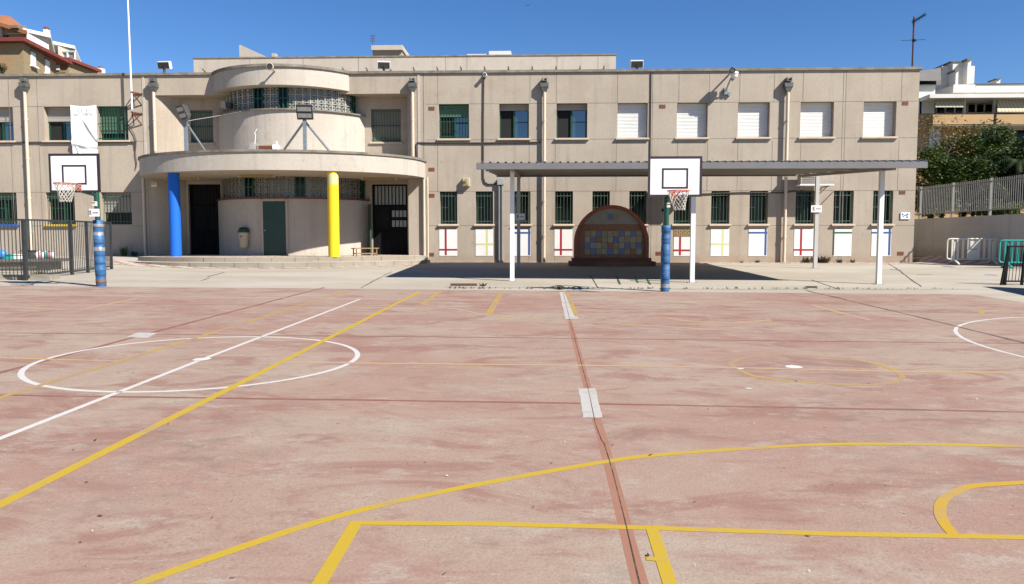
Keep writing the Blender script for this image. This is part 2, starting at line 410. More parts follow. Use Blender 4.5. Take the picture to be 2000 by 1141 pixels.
def stroke(mb, pts, w, lift, closed=False, jitter=0):
    """a painted stroke of width w along ground points"""
    pts = [Vector((p[0], p[1])) for p in pts]
    # resample
    out = []
    seg = list(zip(pts, pts[1:] + ([pts[0]] if closed else [])))
    if not closed: seg = seg[:len(pts)-1]
    for a, b in seg:
        n = max(1, int((b-a).length/.4))
        for i in range(n): out.append(a.lerp(b, i/n))
    if not closed: out.append(pts[-1])
    L, Rr = [], []
    k = len(out)
    for i in range(k):
        a = out[i-1] if (i > 0 or closed) else out[i]; b = out[(i+1) % k] if (i < k-1 or closed) else out[i]
        d = (b-a).normalized(); nrm = Vector((-d.y, d.x))
        j = jitter*(rnd.random()-.5)*w*1.5; ww = w*(1+jitter*2*(rnd.random()-.5)) if jitter else w
        p = out[i] + nrm*j
        L.append(p+nrm*ww/2); Rr.append(p-nrm*ww/2)
    vs = [(p.x, p.y, GZ(p.x, p.y)+lift) for p in L+Rr]
    fs = [(k+i, k+(i+1) % k, (i+1) % k, i) for i in range(k if closed else k-1)]
    mb.add(vs, fs)
def gp(*pts): return [G(x, y) for x, y in pts]
def circ(c, r, a0=0, a1=360, n=64):
    return [(c[0]+r*math.cos(R(a0+(a1-a0)*i/n)), c[1]+r*math.sin(R(a0+(a1-a0)*i/n))) for i in range(n+1)]
def fit_circle(pts):
    # algebraic least-squares circle
    S = [[0]*4 for _ in range(3)]
    for p in pts:
        row = (p[0], p[1], 1); b = -(p[0]**2+p[1]**2)
        for i in range(3):
            for j in range(3): S[i][j] += row[i]*row[j]
            S[i][3] += row[i]*b
    mm = Matrix([r[:3] for r in S]); v = mm.inverted() @ Vector([r[3] for r in S])
    c = (-v.x/2, -v.y/2); return c, math.sqrt(c[0]**2+c[1]**2-v.z)
def smooth_path(pts, n=6):
    out = []; pts = [Vector((p[0], p[1])) for p in pts]
    for i in range(len(pts)-1):
        p0 = pts[max(0,i-1)]; p1 = pts[i]; p2 = pts[i+1]; p3 = pts[min(len(pts)-1,i+2)]
        for k in range(n):
            t = k/n
            out.append(.5*((2*p1)+(-p0+p2)*t+(2*p0-5*p1+4*p2-p3)*t*t+(-p0+3*p1-3*p2+p3)*t**3))
    return out + [pts[-1]]
def ext(a, b, k):                            # extend the line a-b beyond b
    return (b[0]+(b[0]-a[0])*k, b[1]+(b[1]-a[1])*k)

PC = court_ob
LIFT = .0054
seams = MB()
for a, b, c in (((0,591),(1000,602),(2000,613)), ((0,651),(1000,660.5),(2000,672))):
    p = gp(a, b, c); stroke(seams, [ext(p[1],p[0],.3)]+p+[ext(p[1],p[2],.1)], .045, LIFT, jitter=.12)
seams.build('seam', 'seam_thin', PC)
s2 = MB(); p = gp((60,774),(1000,787),(2000,806)); stroke(s2, [ext(p[1],p[0],.6)]+p+[ext(p[1],p[2],.4)], .05, LIFT, jitter=.15)
p = gp((0,729),(633,562)); stroke(s2, [ext(p[1],p[0],.6)]+p, .07, LIFT, jitter=.15)
s2.build('seam', 'seam_cross', PC)
s3 = MB(); p = gp((1098,572),(1120,655),(1144,745),(1174,850),(1205,965),(1236,1088),(1252,1150)); p = p[:1] + p[1:]
stroke(s3, p+[ext(p[-2],p[-1],5)], .068, LIFT, jitter=.05); s3.build('seam', 'seam', PC)
s4 = MB()
p = [G(x, y) for x, y in ((1100,572),(1114,630),(1133,700),(1150,765),(1163,830),(1175,862),(1180,868),(1196,920),(1218,1010),(1246,1130),(1252,1150))]
stroke(s4, p+[ext(p[-2],p[-1],8)], .0065, LIFT+.0010, jitter=.3)
p = gp((1575,568),(1790,619),(2000,671)); stroke(s4, p+[ext(p[1],p[2],1)], .05, LIFT+.0010, jitter=.35)
s4.build('crack', 'crack', PC)

wl = MB()
cc, cr = fit_circle(gp((40,732),(280,767.5),(704,694),(490,660),(175,681.8),(87.5,751.8),(444.5,757.7),(231,766.8),(630,666.7),(351.8,663.2)))
stroke(wl, circ(cc, cr)[:-1], .055, LIFT+.0004, True)
p = gp((0,858),(395,703),(703,585)); stroke(wl, [ext(p[1],p[0],2)]+p, .055, LIFT+.0004)
c2, r2 = fit_circle(gp((1868.8,645),(1891.5,632.8),(1930,625.7),(2000,620.5),(1888,660.8),(1923,676.5),(2000,697.5)))
stroke(wl, circ(c2, r2)[:-1], .05, LIFT+.0004, True)
wl.build('white_line', 'line_white', PC)
wf = MB(); p = gp((0,576),(700,584),(960,587)); stroke(wf, [ext(p[1],p[0],.3)]+p, .05, LIFT+.0004)
p = gp((1240,588.5),(1560,592)); stroke(wf, p, .035, LIFT+.0004)
p = gp((1720,594),(2000,598)); stroke(wf, p+[ext(p[0],p[1],.3)], .035, LIFT+.0004)
wf.build('white_line', 'line_white_faint', PC)
sp = MB()
for (x, y, rx, ry) in ((395,703,.085,.055),(1550,717.8,.085,.05),(1447,721.5,.03,.015),(1462,760,.03,.012)):
    c = G(x, y); n = 14; sp.add([(c.x+rx*(1+.25*(rnd.random()-.5))*math.cos(6.283*i/n), c.y+ry*2*(1+.25*(rnd.random()-.5))*math.sin(6.283*i/n), c.z+LIFT+.0019) for i in range(n)], [tuple(range(n))])
sp.build('white_spot', 'stain_white', PC)

yl = MB()
p = gp((0,988),(410,780),(820,570)); stroke(yl, [ext(p[1],p[0],.8)]+p, .075, LIFT+.0007)
arc = gp((276,1141),(420,1089),(661,1010),(904,954),(1188,902.5),(1300,889),(1440,879),(1601,870),(1755,869),(2000,873))
stroke(yl, [ext(arc[1],arc[0],.6)]+smooth_path(arc)+[ext(arc[-2],arc[-1],.5)], .058, LIFT+.0007)
p = gp((694.5,1023.5),(950,1025.5),(1223,1032),(1300,1034.5),(1615,1045),(2000,1052)); stroke(yl, p+[ext(p[-2],p[-1],1)], .05, LIFT+.0010)
p = gp((697,1021),(625,1141)); stroke(yl, p+[ext(p[0],p[1],1.5)], .062, LIFT+.0016)
p = gp((1273,1033),(1308,1141)); stroke(yl, p+[ext(p[0],p[1],1.5)], .058, LIFT+.0016)
stroke(yl, gp((1262,1094),(1292,1096)), .036, LIFT+.0020)
yl.build('yellow_line', 'line_yellow', PC)
y2 = MB()
p = gp((1863.5,1047),(1847,1028),(1836,1005),(1841,980),(1868,962),(1905,951),(2000,944.5)); ya = MB(); stroke(ya, smooth_path(p)+[ext(p[-2],p[-1],.6)], .055, LIFT+.0013); ya.build('yellow_line', 'line_yellow_mid', PC)
p = gp((0,778),(350,671),(680,568)); stroke(y2, [ext(p[1],p[0],.4)]+p, .07, LIFT+.0007)
p = gp((980,570),(953,617)); stroke(y2, p, .11, LIFT+.0007)
p = gp((860,569),(825,595)); stroke(y2, p, .09, LIFT+.0007)
p = gp((1106,571),(1127,619)); stroke(y2, p, .075, LIFT+.0019)
for x, y in ((1501,625),(1917,610)): stroke(y2, gp((x-1,y-4),(x+1,y+4)), .08, LIFT+.0007)
el = gp((1424,711.5),(1455,700),(1510,694.5),(1604,697),(1709,711.5),(1762,736),(1720,751.8),(1597,750),(1475,736))
ce, re = fit_circle(el); stroke(y2, smooth_path(el+[el[0]])[:-1], .06, LIFT+.0007, True)
y2.build('yellow_line', 'line_yellow_worn', PC)
y3 = MB()
p = gp((0,700),(105,703),(230,706.5)); stroke(y3, [ext(p[1],p[0],.5)]+p, .06, LIFT+.0010)
p = gp((555,709),(1130,714.5),(1424,719)); stroke(y3, p, .075, LIFT+.0010)
p = gp((1424,719),(1760,727),(2000,729)); stroke(y3, p+[ext(p[1],p[2],.3)], .07, LIFT+.0010)
p = gp((825,595),(900,606),(953,616),(1080,626),(1200,633),(1400,645)); stroke(y3, smooth_path(p), .08, LIFT+.0010)
p = gp((1300,622),(1360,629),(1440,631),(1501,626)); stroke(y3, smooth_path(p), .08, LIFT+.0010)
p = gp((1585,596),(1650,614),(1700,626)); stroke(y3, p, .09, LIFT+.0010)
p = gp((0,600),(150,607),(270,583)); stroke(y3, p, .09, LIFT+.0010)
y3.build('yellow_line', 'line_yellow_faint', PC)
pa = MB()
for q in (((1130,760),(1163,760),(1177,817),(1139,817)), ((247,659),(270,650),(308,651),(288,661)), ((1093,571),(1107,571),(1130,623),(1104,624))):
    gq = [G(*k) for k in q]; rim_ = []
    for a_, b_ in zip(gq, gq[1:]+gq[:1]):
        for i in range(9): v = a_.lerp(b_, i/9); rim_.append((v.x+rnd.uniform(-.005,.005), v.y+rnd.uniform(-.008,.008), v.z+LIFT+.0004))
    pa.add(rim_, [tuple(range(len(rim_)))])
recalc(pa.build('mortar_patch', 'patch', PC))

# apron joints, cracks and playground paint
aj = MB()
for q in (((765,531),(705,563)), ((1152,537),(1168,562)), ((1585,547),(1640,566)), ((1735,515),(1800,560)), ((330,549),(392,549),(410,543)), ((440,532),(405,541))):
    stroke(aj, gp(*q), .03, .006, jitter=.4)
p = gp((870,561),(1090,563.5),(1380,565.5),(1900,565.5)); stroke(aj, p, .035, .009, jitter=.5)
tag(aj.build('pavement_joints', 'crack'), kind='structure')
for nm, ml, qs in (('blue_ground_paint', 'bluep', (((1923,537),(1948,538)), ((1842,520),(1862,522)))), ('yellow_ground_paint', 'line_yellow_worn', (((1790,537),(1820,537)), ((1950,524),(1980,520)))),
                   ('green_ground_paint', 'greenp', (((1180,543),(1290,545)), ((1204,541),(1211,556)), ((1230,548),(1290,555)), ((1262,544),(1270,556)), ((1240,541),(1246,553)))), ('red_ground_paint', 'maroon', (((1738,527),(1762,528)),))):
    mb = MB()
    for q in qs: stroke(mb, gp(*q), .05 if ml == 'greenp' else .12, .007, jitter=.3)
    tag(mb.build(nm, ml), kind='structure')

# ------------------------------------------------------------------ school building
sch_org = Vector((0, D, .5))
SCH = thing('school_building', sch_org, 'long two storey beige school building with curved entrance drum and flat roof', 'building')
ZR, ZTJ, ZSJ, ZGT, ZGJ = 8.10, 6.886, 5.46, 3.39, 2.007
XL0, XNL, XNR, XR1 = -27.0, FX(300), FX(797), FX(1790)
NB = D + .8
WIN = []   # (kind, xa, xb) facade openings in photo columns
ff = [(-34,26,'beige_half'),(86,147,'beige_half'),(190,250,'green_grille'),(857,916,'green_half'),(975,1033,'open'),(1087,1147,'open'),
      (1206,1265,'white'),(1322,1382,'white'),(1441,1503,'white'),(1563,1628,'white'),(1686,1750,'white')]
gf = [(-30,33,'gb'),(90,146,'gy'),(198,257,'gp'),(859,893,'g'),(929,963,'g'),(1004,1036,'g'),(1084,1119,'g'),(1157,1191,'g'),(1229,1263,'g'),
      (1316,1351,'g'),(1389,1425,'g'),(1464,1500,'g'),(1554,1590,'g'),(1628,1667,'g'),(1705,1744,'g')]
def wall_grid(mb, x0, x1, z0, z1, Y, ops, rev):
    xs = sorted({x0, x1, *[o[0] for o in ops], *[o[1] for o in ops]}); zs = sorted({z0, z1, *[o[2] for o in ops], *[o[3] for o in ops]})
    for xa, xb in zip(xs, xs[1:]):
        for za, zb in zip(zs, zs[1:]):
            cx, cz = (xa+xb)/2, (za+zb)/2
            if any(o[0] < cx < o[1] and o[2] < cz < o[3] for o in ops): continue
            mb.quad((xa,Y,za),(xb,Y,za),(xb,Y,zb),(xa,Y,zb))
    for a, b, c, d in ops:
        y2 = Y+rev
        mb.quad((a,Y,c),(a,Y,d),(a,y2,d),(a,y2,c)); mb.quad((b,Y,c),(b,y2,c),(b,y2,d),(b,Y,d))
        mb.quad((a,Y,d),(b,Y,d),(b,y2,d),(a,y2,d)); mb.quad((a,Y,c),(a,y2,c),(b,y2,c),(b,Y,c))
ZFB, ZGB = ZSJ+.045, FZ(438)
opsL, opsR, wins = [], [], []
for a, b, k in ff:
    o = (FX(a,240), FX(b,240), ZFB, ZTJ); (opsL if a < 500 else opsR).append(o); wins.append((o, 'f', k))
for a, b, k in gf:
    o = (FX(a,405), FX(b,405), ZGB, ZGT); (opsL if a < 500 else opsR).append(o); wins.append((o, 'g', k))
REV = .36
wall = MB()
wall_grid(wall, XL0, XNL, -.3, ZR, D, opsL, REV)
wall_grid(wall, XNR, XR1, -.3, ZR, D, opsR, REV)
# niche back wall (upper windows and the two entrance doors)
nops = []
for a, b in ((372,416),(725,783)):
    o = (P(a,245,NB).x, P(b,245,NB).x, P(600,278,NB).z, P(600,214,NB).z); nops.append(o); wins.append((o, 'n', 'niche'))
ZPL = .80
dl = (P(369,430,NB).x, P(432,430,NB).x, ZPL, P(400,360,NB).z); dr = (P(727,430,NB).x, P(796,430,NB).x, ZPL, P(760,360,NB).z)
XF = P(360,245,NB).x
wall_grid(wall, XF, XNR, -.3, ZR, NB, nops+[dl, dr], .25)
wall.quad((XNR,D,-.3),(XNR,NB,-.3),(XNR,NB,ZR),(XNR,D,ZR))
# concave left flank of the niche
fl = [(XNL+(XF-XNL)*t, D+.8*(t**1.5)) for t in [i/10 for i in range(11)]]
o0 = len(wall.v)
for (xa,ya),(xb,yb) in zip(fl, fl[1:]): wall.smooth = True; wall.quad((xa,ya,-.3),(xb,yb,-.3),(xb,yb,ZR),(xa,ya,ZR))
wall.smooth = False
# fascia beam across the niche, roof deck, sides and rear
ZFA = FZ(181)
wall.box(XNL+.004, XNR-.004, D+.002, NB-.01, ZFA, ZR-.002)
wall.box(XL0, XR1, D+.12, 46, ZR-.30, ZR-.12)
wall.quad((XR1,D,-.3),(XR1,46,-.3),(XR1,46,ZR),(XR1,D,ZR)); wall.quad((XL0,D,-.3),(XL0,D,ZR),(XL0,46,ZR),(XL0,46,-.3)); wall.quad((XL0,46,-.3),(XL0,46,ZR),(XR1,46,ZR),(XR1,46,-.3))
wall.build('wall', 'wall', SCH)
# panel joints
J = MB(); e = .003
def vj(x, za, zb, w=.018, X=None): J.box((FX(x) if X is None else X)-w/2, (FX(x) if X is None else X)+w/2, D-e, D+.01, za, zb)
def hj(xa, xb, z, w=.018): J.box(xa, xb, D-e, D+.01, z-w/2, z+w/2)
for x in (23, 78, 247): vj(x, ZSJ+.02 if x == 247 else 1.0, ZR)
for x in (856, 1035, 1086, 1205, 1324, 1383, 1442, 1509, 1565, 1756): vj(x, ZTJ, ZR); vj(x-1.5, .55 if x in (1035,1086) else ZGT, ZSJ-.09)
for x in (1271, 1275, 1647, 1652): vj(x-4 if x > 1600 else x-2, .5, ZR, .02)
for x in (828,): vj(x, .6, ZR, .03)
for row, ops in ((ZTJ, 'f'), (ZSJ, 'f'), (ZGT, 'g'), (ZGJ, 'g')):
    for x0, x1 in ((XL0, XNL-.3), (XNR+.75, XR1)):
        edges = sorted((o[0]-.02, o[1]+.02) for o, l, k in wins if l == ops and x0-1 < o[0] < x1)
        cur = x0
        for a, b in edges:
            if a > cur: hj(cur, a, row + (0.0 if row in (ZTJ, ZGT) else -.0))
            cur = max(cur, b)
        if cur < x1: hj(cur, x1, row)
J.build('panel_joint', 'joint', SCH)
# light vertical trims beside the niche
tr = MB()
for x in (285, 819): tr.box(FX(x)-.05, FX(x)+.05, D-.02, D+.05, .75 if x < 500 else 4.75, ZR-.01)
tr.build('wall_trim', 'wall_pale', SCH)
# coping
cp = MB()
XDL, XDR = FX(417, 150), FX(682, 165)
cp.box(XL0, XDL, D-.07, D+.25, ZR+.001, ZR+.10); cp.box(XDR, XR1+.09, D-.07, D+.25, ZR+.001, ZR+.10)
cp.box(XR1-.2, XR1+.09, D+.26, 46, ZR+.001, ZR+.10)
x = XL0
cp.build('coping', 'coping', SCH)

# windows -----------------------------------------------------------------
def window(o, kind, Y, lvl):
    xa, xb, za, zb = o; yf = Y + (.25 if lvl == 'n' else REV) - .065
    w = xb-xa; h = zb-za
    f = MB(); t = .055; x0, x1 = xa+.004, xb-.004; z0, z1 = za+.004, zb-.004
    for q in ((x0,x0+t,z0,z1),(x1-t,x1,z0,z1),(x0+t,x1-t,z0,z0+t),(x0+t,x1-t,z1-t,z1)): f.box(q[0],q[1],yf,yf+.06,q[2],q[3])
    if lvl != 'g':
        f.box(xa+w*.47, xa+w*.53, yf-.004, yf+.055, za+t, zb-t)
        if kind in ('open', 'green_half', 'beige_half'): f.box(xa+w*.53, xb-t, yf+.01, yf+.045, za+h*.48, za+h*.48+.035)
    else:
        f.box(xa+t, xa+w*.5, yf+.005, yf+.05, za+h*.5, za+h*.5+.045); f.box(xa+w*.46, xa+w*.54, yf-.003, yf+.05, za+t, zb-t)
    win = f.build('window', 'frame', SCH)
    b = MB(); b.quad((xa,yf+.064,za),(xb,yf+.064,za),(xb,yf+.064,zb),(xa,yf+.064,zb)); b.build('room_dark_sheet', 'dark', win)  # near-black sheet painted in for the unlit room behind
    g = MB()
    if kind in ('open', 'green_half', 'beige_half'):
        g.quad((xa+w*.53,yf+.03,za+t),(xb-t,yf+.03,za+t),(xb-t,yf+.03,zb-t),(xa+w*.53,yf+.03,zb-t)); g.build('pane', 'pane_sky', win)
    else:
        g.quad((xa+t,yf+.03,za+t),(xb-t,yf+.03,za+t),(xb-t,yf+.03,zb-t),(xa+t,yf+.03,zb-t)); g.build('pane', 'pane', win)
    # roller shutter: slats
    cov = {'white':1.0,'open':.17,'green_half':.35,'beige_half':.42,'green_grille':.78,'niche':.97,'gp':.62,'gb':.22,'gy':.2}.get(kind, 0)
    if cov:
        s = MB(); n = max(2, int(h*cov/.055)); hs = h*cov/n; ys = yf-.045
        for i in range(n):
            zt = zb-.004-i*hs; zl = zt-hs+.006
            s.add([(xa+.01,ys,zt),(xb-.01,ys,zt),(xb-.01,ys-.012,(zt+zl)/2),(xa+.01,ys-.012,(zt+zl)/2),(xb-.01,ys,zl),(xa+.01,ys,zl),(xb-.01,ys+.012,zl-.006),(xa+.01,ys+.012,zl-.006)],
                  [(3,2,1,0),(5,4,2,3),(7,6,4,5)])
        s.build('shutter', {'white':'shut_white','open':'shut_beige','beige_half':'shut_beige','gb':'shut_green','gy':'shut_green'}.get(kind, 'shut_beige' if kind == 'gp' else 'shut_niche' if kind == 'niche' else 'shut_green'), win)
    if lvl == 'g' or kind in ('green_grille', 'green_half', 'niche'):
        gr = MB(); yb = Y+(.06 if lvl != 'n' else .03); n = 5 if w < .95 else (9 if lvl == 'g' else 10)
        for i in range(n):
            x = xa+w*(i+.7)/(n+.4); gr.bar((x,yb,za+.01),(x,yb,zb-.05),.016)
        for z in ((za+h*.09, za+h*.86) if lvl == 'g' else (za+h*.06, za+h*.5, za+h*.94)): gr.bar((xa+.01,yb+.001,z),(xb-.01,yb+.001,z),.014,.03)
        gr.build('grille', 'grille' if lvl == 'g' else 'frame', win)
    s = MB(); k = .10 if lvl != 'n' else .07
    z2 = za-.002; s.add([(xa-.07,Y-k,z2-.075),(xb+.07,Y-k,z2-.075),(xb+.07,Y-.002,z2-.075),(xa-.07,Y-.002,z2-.075),(xa-.07,Y-k,z2-.025),(xb+.07,Y-k,z2-.025),(xb+.07,Y-.002,z2),(xa-.07,Y-.002,z2)],
        [(0,3,2,1),(4,5,6,7),(0,1,5,4),(1,2,6,5),(2,3,7,6),(3,0,4,7)])
    s.box(xa+.003, xb-.003, Y-.002, yf, z2-.03, z2+.010)
    if kind not in ('gp',): s.build('sill', {'gb':'sill_blue','gy':'sill_yellow'}.get(kind, 'sill'), win)
for o, l, k in wins: window(o, k, NB if l == 'n' else D, l)

# painted panels under the ground floor windows
pan = [((858,893),'red',.36,.23),((929,963),'lemon',.65,.44),((1004,1036),'bluep',.92,.86),((1083,1118),'red',.36,.23),((1316,1350),'red',.36,.30),((1388,1424),'lemon',.65,.44),
       ((1462,1498),'bluep',.92,.86),((1551,1588),'red',.36,.23),((1627,1663),'greenp',.03,.86),((1702,1740),'bluep',.92,.86)]
for i, ((a, b), c, fx, fz) in enumerate(pan):
    x0, x1, z1, z0 = FX(a,470), FX(b,470), FZ(447.5), FZ(500)
    if i == 4: z1 = FZ(463)
    m = MB(); m.box(x0, x1, D-.012, D+.01, z0, z1); w, h = x1-x0, z1-z0; m.cur = 1
    t = .085 if c != 'greenp' else .06; xc = x0+w*fx; zc = z0+h*fz; 
    m.box(max(x0,xc-t/2), min(x1,xc+t/2), D-.015, D-.009, z0+.03, z1); m.box(x0+(0 if c!='bluep' else .0), x1, D-.0165, D-.009, zc-.035, zc+.035)
    pp = m.build('painted_panel', ['panel_white', c], SCH)
    if i == 4:
        q = MB(); n = 4
        for r in range(2):
            for k in range(n):
                xx = x0+w*k/n; zz = z1+.02+r*.145; q.box(xx+.01, xx+w/n-.01, D-.02, D+.01, zz, zz+.13)
                q.cur = 1; q.box(xx+.06, xx+w/n-.06, D-.023, D-.015, zz+.04, zz+.09); q.cur = 0
        q.build('vent_tiles', ['lamp_tan','rust'], SCH)
# small ventilation bricks
vb = [(843,212),(1294,208),(1768,202),(843,331),(843,382),(842,497),(1762,376),(1759,495),(1287,495)]
for x, y in vb:
    p = P(x, y, D); m = MB(); m.box(p.x-.12, p.x+.12, D-.015, D+.01, p.z-.07, p.z+.07); m.cur = 1
    for k in (-1,0,1): m.box(p.x+k*.07-.022, p.x+k*.07+.022, D-.018, D-.012, p.z-.035, p.z+.035)
    m.build('vent_brick', ['terracotta','rust'], SCH)
# downpipes with hoppers
for x, yb, n in ((45,470,0),(297,296,0),(803,306,1),(1061,512,0),(1537,512,0)):
    t = P(x, 165, D-.14); X = P(x+2.5, 170, D-.14).x
    zb = P(x, yb, D-.14).z
    if x == 45: zb = .75
    m = MB(); m.cyl((X,D-.14,t.z-.25),(X,D-.14,zb), .062, n=12)
    for z in (t.z-1.4, t.z-3.0, t.z-4.6, t.z-6.0):
        if z > zb+.2: m.cyl((X,D-.14,z-.04),(X,D-.14,z+.04), .074, n=12); m.box(X-.02,X+.02,D-.08,D,z-.02,z+.02)
    dp = m.build('downpipe', 'pipe', SCH)
    h = MB(); z = t.z
    h.prism([(X-.16,D-.26),(X+.16,D-.26),(X+.16,D-.01),(X-.16,D-.01)], z-.11, z+.06)
    h.add([(X-.15,D-.25,z-.11),(X+.15,D-.25,z-.11),(X+.15,D-.01,z-.11),(X-.15,D-.01,z-.11),(X-.07,D-.2,z-.3),(X+.07,D-.2,z-.3),(X+.07,D-.07,z-.3),(X-.07,D-.07,z-.3)],[(0,1,5,4),(1,2,6,5),(2,3,7,6),(3,0,4,7),(4,5,6,7)])
    h.build('hopper', 'hopper', dp)
    sp_ = MB(); sp_.box(X-.10,X+.10,D-.30,D,z+.10,z+.13); sp_.box(X-.10,X-.07,D-.30,D,z+.13,z+.25); sp_.box(X+.07,X+.10,D-.30,D,z+.13,z+.25); sp_.cyl((X+.02,D-.2,z+.19),(X+.02,D-.01,z+.19),.05)
    sp_.build('roof_spout', 'hopper', dp)
# wall conduits
cd = MB()
y = D-.035
def tubeP(mb, pts, r, Y=None): mb.tube([P(a, b, Y or y) for a, b in pts], r)
tubeP(cd, [(945,143),(944,240),(944,300),(944,347),(947,356),(953,360),(968,360),(972,357)], .028)
tubeP(cd, [(814,310),(813,281),(816,279),(860,279.5),(940,279.5),(1056,278)], .03)
tubeP(cd, [(-60,279),(150,278.5),(258,278),(263,279),(264,292)], .03)
tubeP(cd, [(1272,140),(1270,306)], .018); 
cd.build('wall_conduit', 'cable', SCH)
c2b = MB(); tubeP(c2b, [(1366,379),(1395,378),(1450,376),(1525,377),(1560,373),(1600,375)], .022); tubeP(c2b, [(1560,376),(1585,397),(1598,407)], .012); tubeP(c2b, [(1628,374),(1608,395),(1598,405)], .012)
c2b.build('wall_cable', 'cable', SCH)
# extra pair of pipes beside the entrance
for x, r in ((828,.055),(835,.035),(279,.055)):
    q = P(x, 346, D-.1); m = MB(); m.cyl((q.x,D-.1,q.z),(q.x,D-.1,.72), r, n=12); m.build('rain_pipe', 'pipe', SCH)

# upper drum, glass block bands --------------------------------------------
def arc_pts(c, r, a0, a1, n): return [(c[0]+r*math.cos(R(a0+(a1-a0)*i/n)), c[1]+r*math.sin(R(a0+(a1-a0)*i/n))) for i in range(n+1)]
def seg_circle(xl, xr, ychord, yfront):
    h = (xr-xl)/2; s = ychord-yfront; r = (h*h+s*s)/(2*s); c = ((xl+xr)/2, yfront+r); a = math.degrees(math.asin(h/r)); return c, r, 270-a, 270+a
def curved(mb, c, r, a0, a1, z0, z1, n=36, back=None, smooth=True):
    pts = arc_pts(c, r, a0, a1, n)
    mb.smooth = smooth
    for (xa,ya),(xb,yb) in zip(pts, pts[1:]): mb.quad((xa,ya,z0),(xb,yb,z0),(xb,yb,z1),(xa,ya,z1))
    mb.smooth = False
    if back is not None:
        ring = pts + [(pts[-1][0], back), (pts[0][0], back)]
        mb.add([(x,y_,z1) for x,y_ in ring], [tuple(range(len(ring)))]); mb.add([(x,y_,z0) for x,y_ in ring], [tuple(range(len(ring)))[::-1]])
    return pts
cU, rU, aU0, aU1 = seg_circle(XDL, XDR, D, 29.2)
zUb = P(560,165,29.2).z
drum_par = MB(); curved(drum_par, cU, rU, aU0, aU1, zUb, ZR+.0, back=NB-.02)
recalc(drum_par.build('drum_parapet', 'wall_pale', SCH))
cpd = MB()
po = arc_pts(cU, rU+.07, aU0, aU1, 36); pi_ = arc_pts(cU, rU-.25, aU0, aU1, 36)
for k in range(36):
    a, b, c_, d_ = po[k], po[k+1], pi_[k+1], pi_[k]
    cpd.prism([a, b, c_, d_], ZR+.0015, ZR+.105)
cpd.build('coping', 'coping', SCH)
# lower drum wall behind the sill
XWL, XWR = P(427,250,NB).x, P(712,260,NB).x
cW, rW, aW0, aW1 = seg_circle(XWL, XWR, NB, 29.62)
zSill = P(570,212,29.62).z
ZSL0, ZSL1 = 3.92, 4.56
dw = MB(); curved(dw, cW, rW, aW0, aW1, ZSL1-.2, zSill-.05, back=NB-.001); recalc(dw.build('drum_wall', 'wall_pale', SCH))
ds = MB(); pts = arc_pts(cW, rW+.09, aW0, aW1, 40); pin = arc_pts(cW, rW-.25, aW0, aW1, 40)
for k in range(40): ds.prism([pts[k], pts[k+1], pin[k+1], pin[k]], zSill-.049, zSill)
ds.build('drum_sill', 'coping', SCH)
def hit_angle(px, py, c, r):
    d = ray(px, py); dx, dy = d.x, d.y; ox, oy = -c[0], -c[1]
    A = dx*dx+dy*dy; B = 2*(ox*dx+oy*dy); C_ = ox*ox+oy*oy-r*r; disc = B*B-4*A*C_
    t = (-B-math.sqrt(max(disc, 0)))/(2*A); return math.degrees(math.atan2(oy+dy*t, ox+dx*t)) % 360
def block_band(c, r, a0, a1, z0, z1, rows, wins_a, cell, m_line):
    """curved screen of patterned square blocks, with narrow windows"""
    bk = MB(); curved(bk, c, r-.05, a0, a1, z0, z1, 48); 
    band = bk.build('block_window', 'block_glass', SCH)
    da = math.degrees(cell/r); h = (z1-z0)/rows
    def pt(a, z, rr): return (c[0]+rr*math.cos(R(a)), c[1]+rr*math.sin(R(a)), z)
    ln = MB(); pet = MB(); wf = MB(); wp = MB()
    spans = []; cur = a0
    for wa, wb in sorted(wins_a): spans.append((cur, wa)); cur = wb
    spans.append((cur, a1))
    for sa, sb in spans:
        n = max(1, round((sb-sa)/da))
        for i in range(n+1):
            a = sa+(sb-sa)*i/n; p0, p1 = pt(a, z0, r-.015), pt(a, z1, r-.015); ln.bar(p0, p1, .03, .024, up=(math.cos(R(a)), math.sin(R(a)), 0))
        for j in range(rows+1):
            for i in range(n):
                aa, ab = sa+(sb-sa)*i/n, sa+(sb-sa)*(i+1)/n; ln.bar(pt(aa, z0+h*j, r-.012), pt(ab, z0+h*j, r-.012), .03, .022)
        for i in range(n):
            am = sa+(sb-sa)*(i+.5)/n; hw = (sb-sa)/n*.42
            for j in range(rows):
                zm = z0+h*(j+.5); hz = h*.40
                for s1, s2 in ((1,1),(1,-1),(-1,1),(-1,-1)):
                    q = [pt(am, zm, r-.03), pt(am+s1*hw*.95, zm+s2*hz*.35, r-.03), pt(am+s1*hw, zm+s2*hz, r-.03), pt(am+s1*hw*.35, zm+s2*hz*.95, r-.03)]
                    pet.quad(*q)
    ln.build('block_joints', m_line, band); recalc(pet.build('block_pattern', 'block_petal', band))
    for wa, wb in wins_a:
        wf = MB(); wp = MB()
        for a in (wa+.15, (wa+wb)/2, wb-.15): wf.bar(pt(a, z0, r-.01), pt(a, z1, r-.01), .05, .05, up=(math.cos(R(a)), math.sin(R(a)), 0))
        for z in (z0+.03, (z0+z1)/2, z1-.03): wf.bar(pt(wa, z, r-.012), pt(wb, z, r-.012), .05, .04)
        wp.quad(pt(wa, z0, r-.035), pt(wb, z0, r-.035), pt(wb, z1, r-.035), pt(wa, z1, r-.035))
        wf.build('sash_frame', 'frame', band); wp.build('sash_pane', 'pane', band)
M['block_petal'] = mat('block_petal', (.27,.275,.25), .6, .15, 6)
M['block_line'] = mat('block_mortar', (.60,.55,.42), .8, .1, 6)
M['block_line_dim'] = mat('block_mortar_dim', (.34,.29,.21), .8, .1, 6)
rB = rW-.12
ha = lambda x, y: hit_angle(x, y, cW, rB)
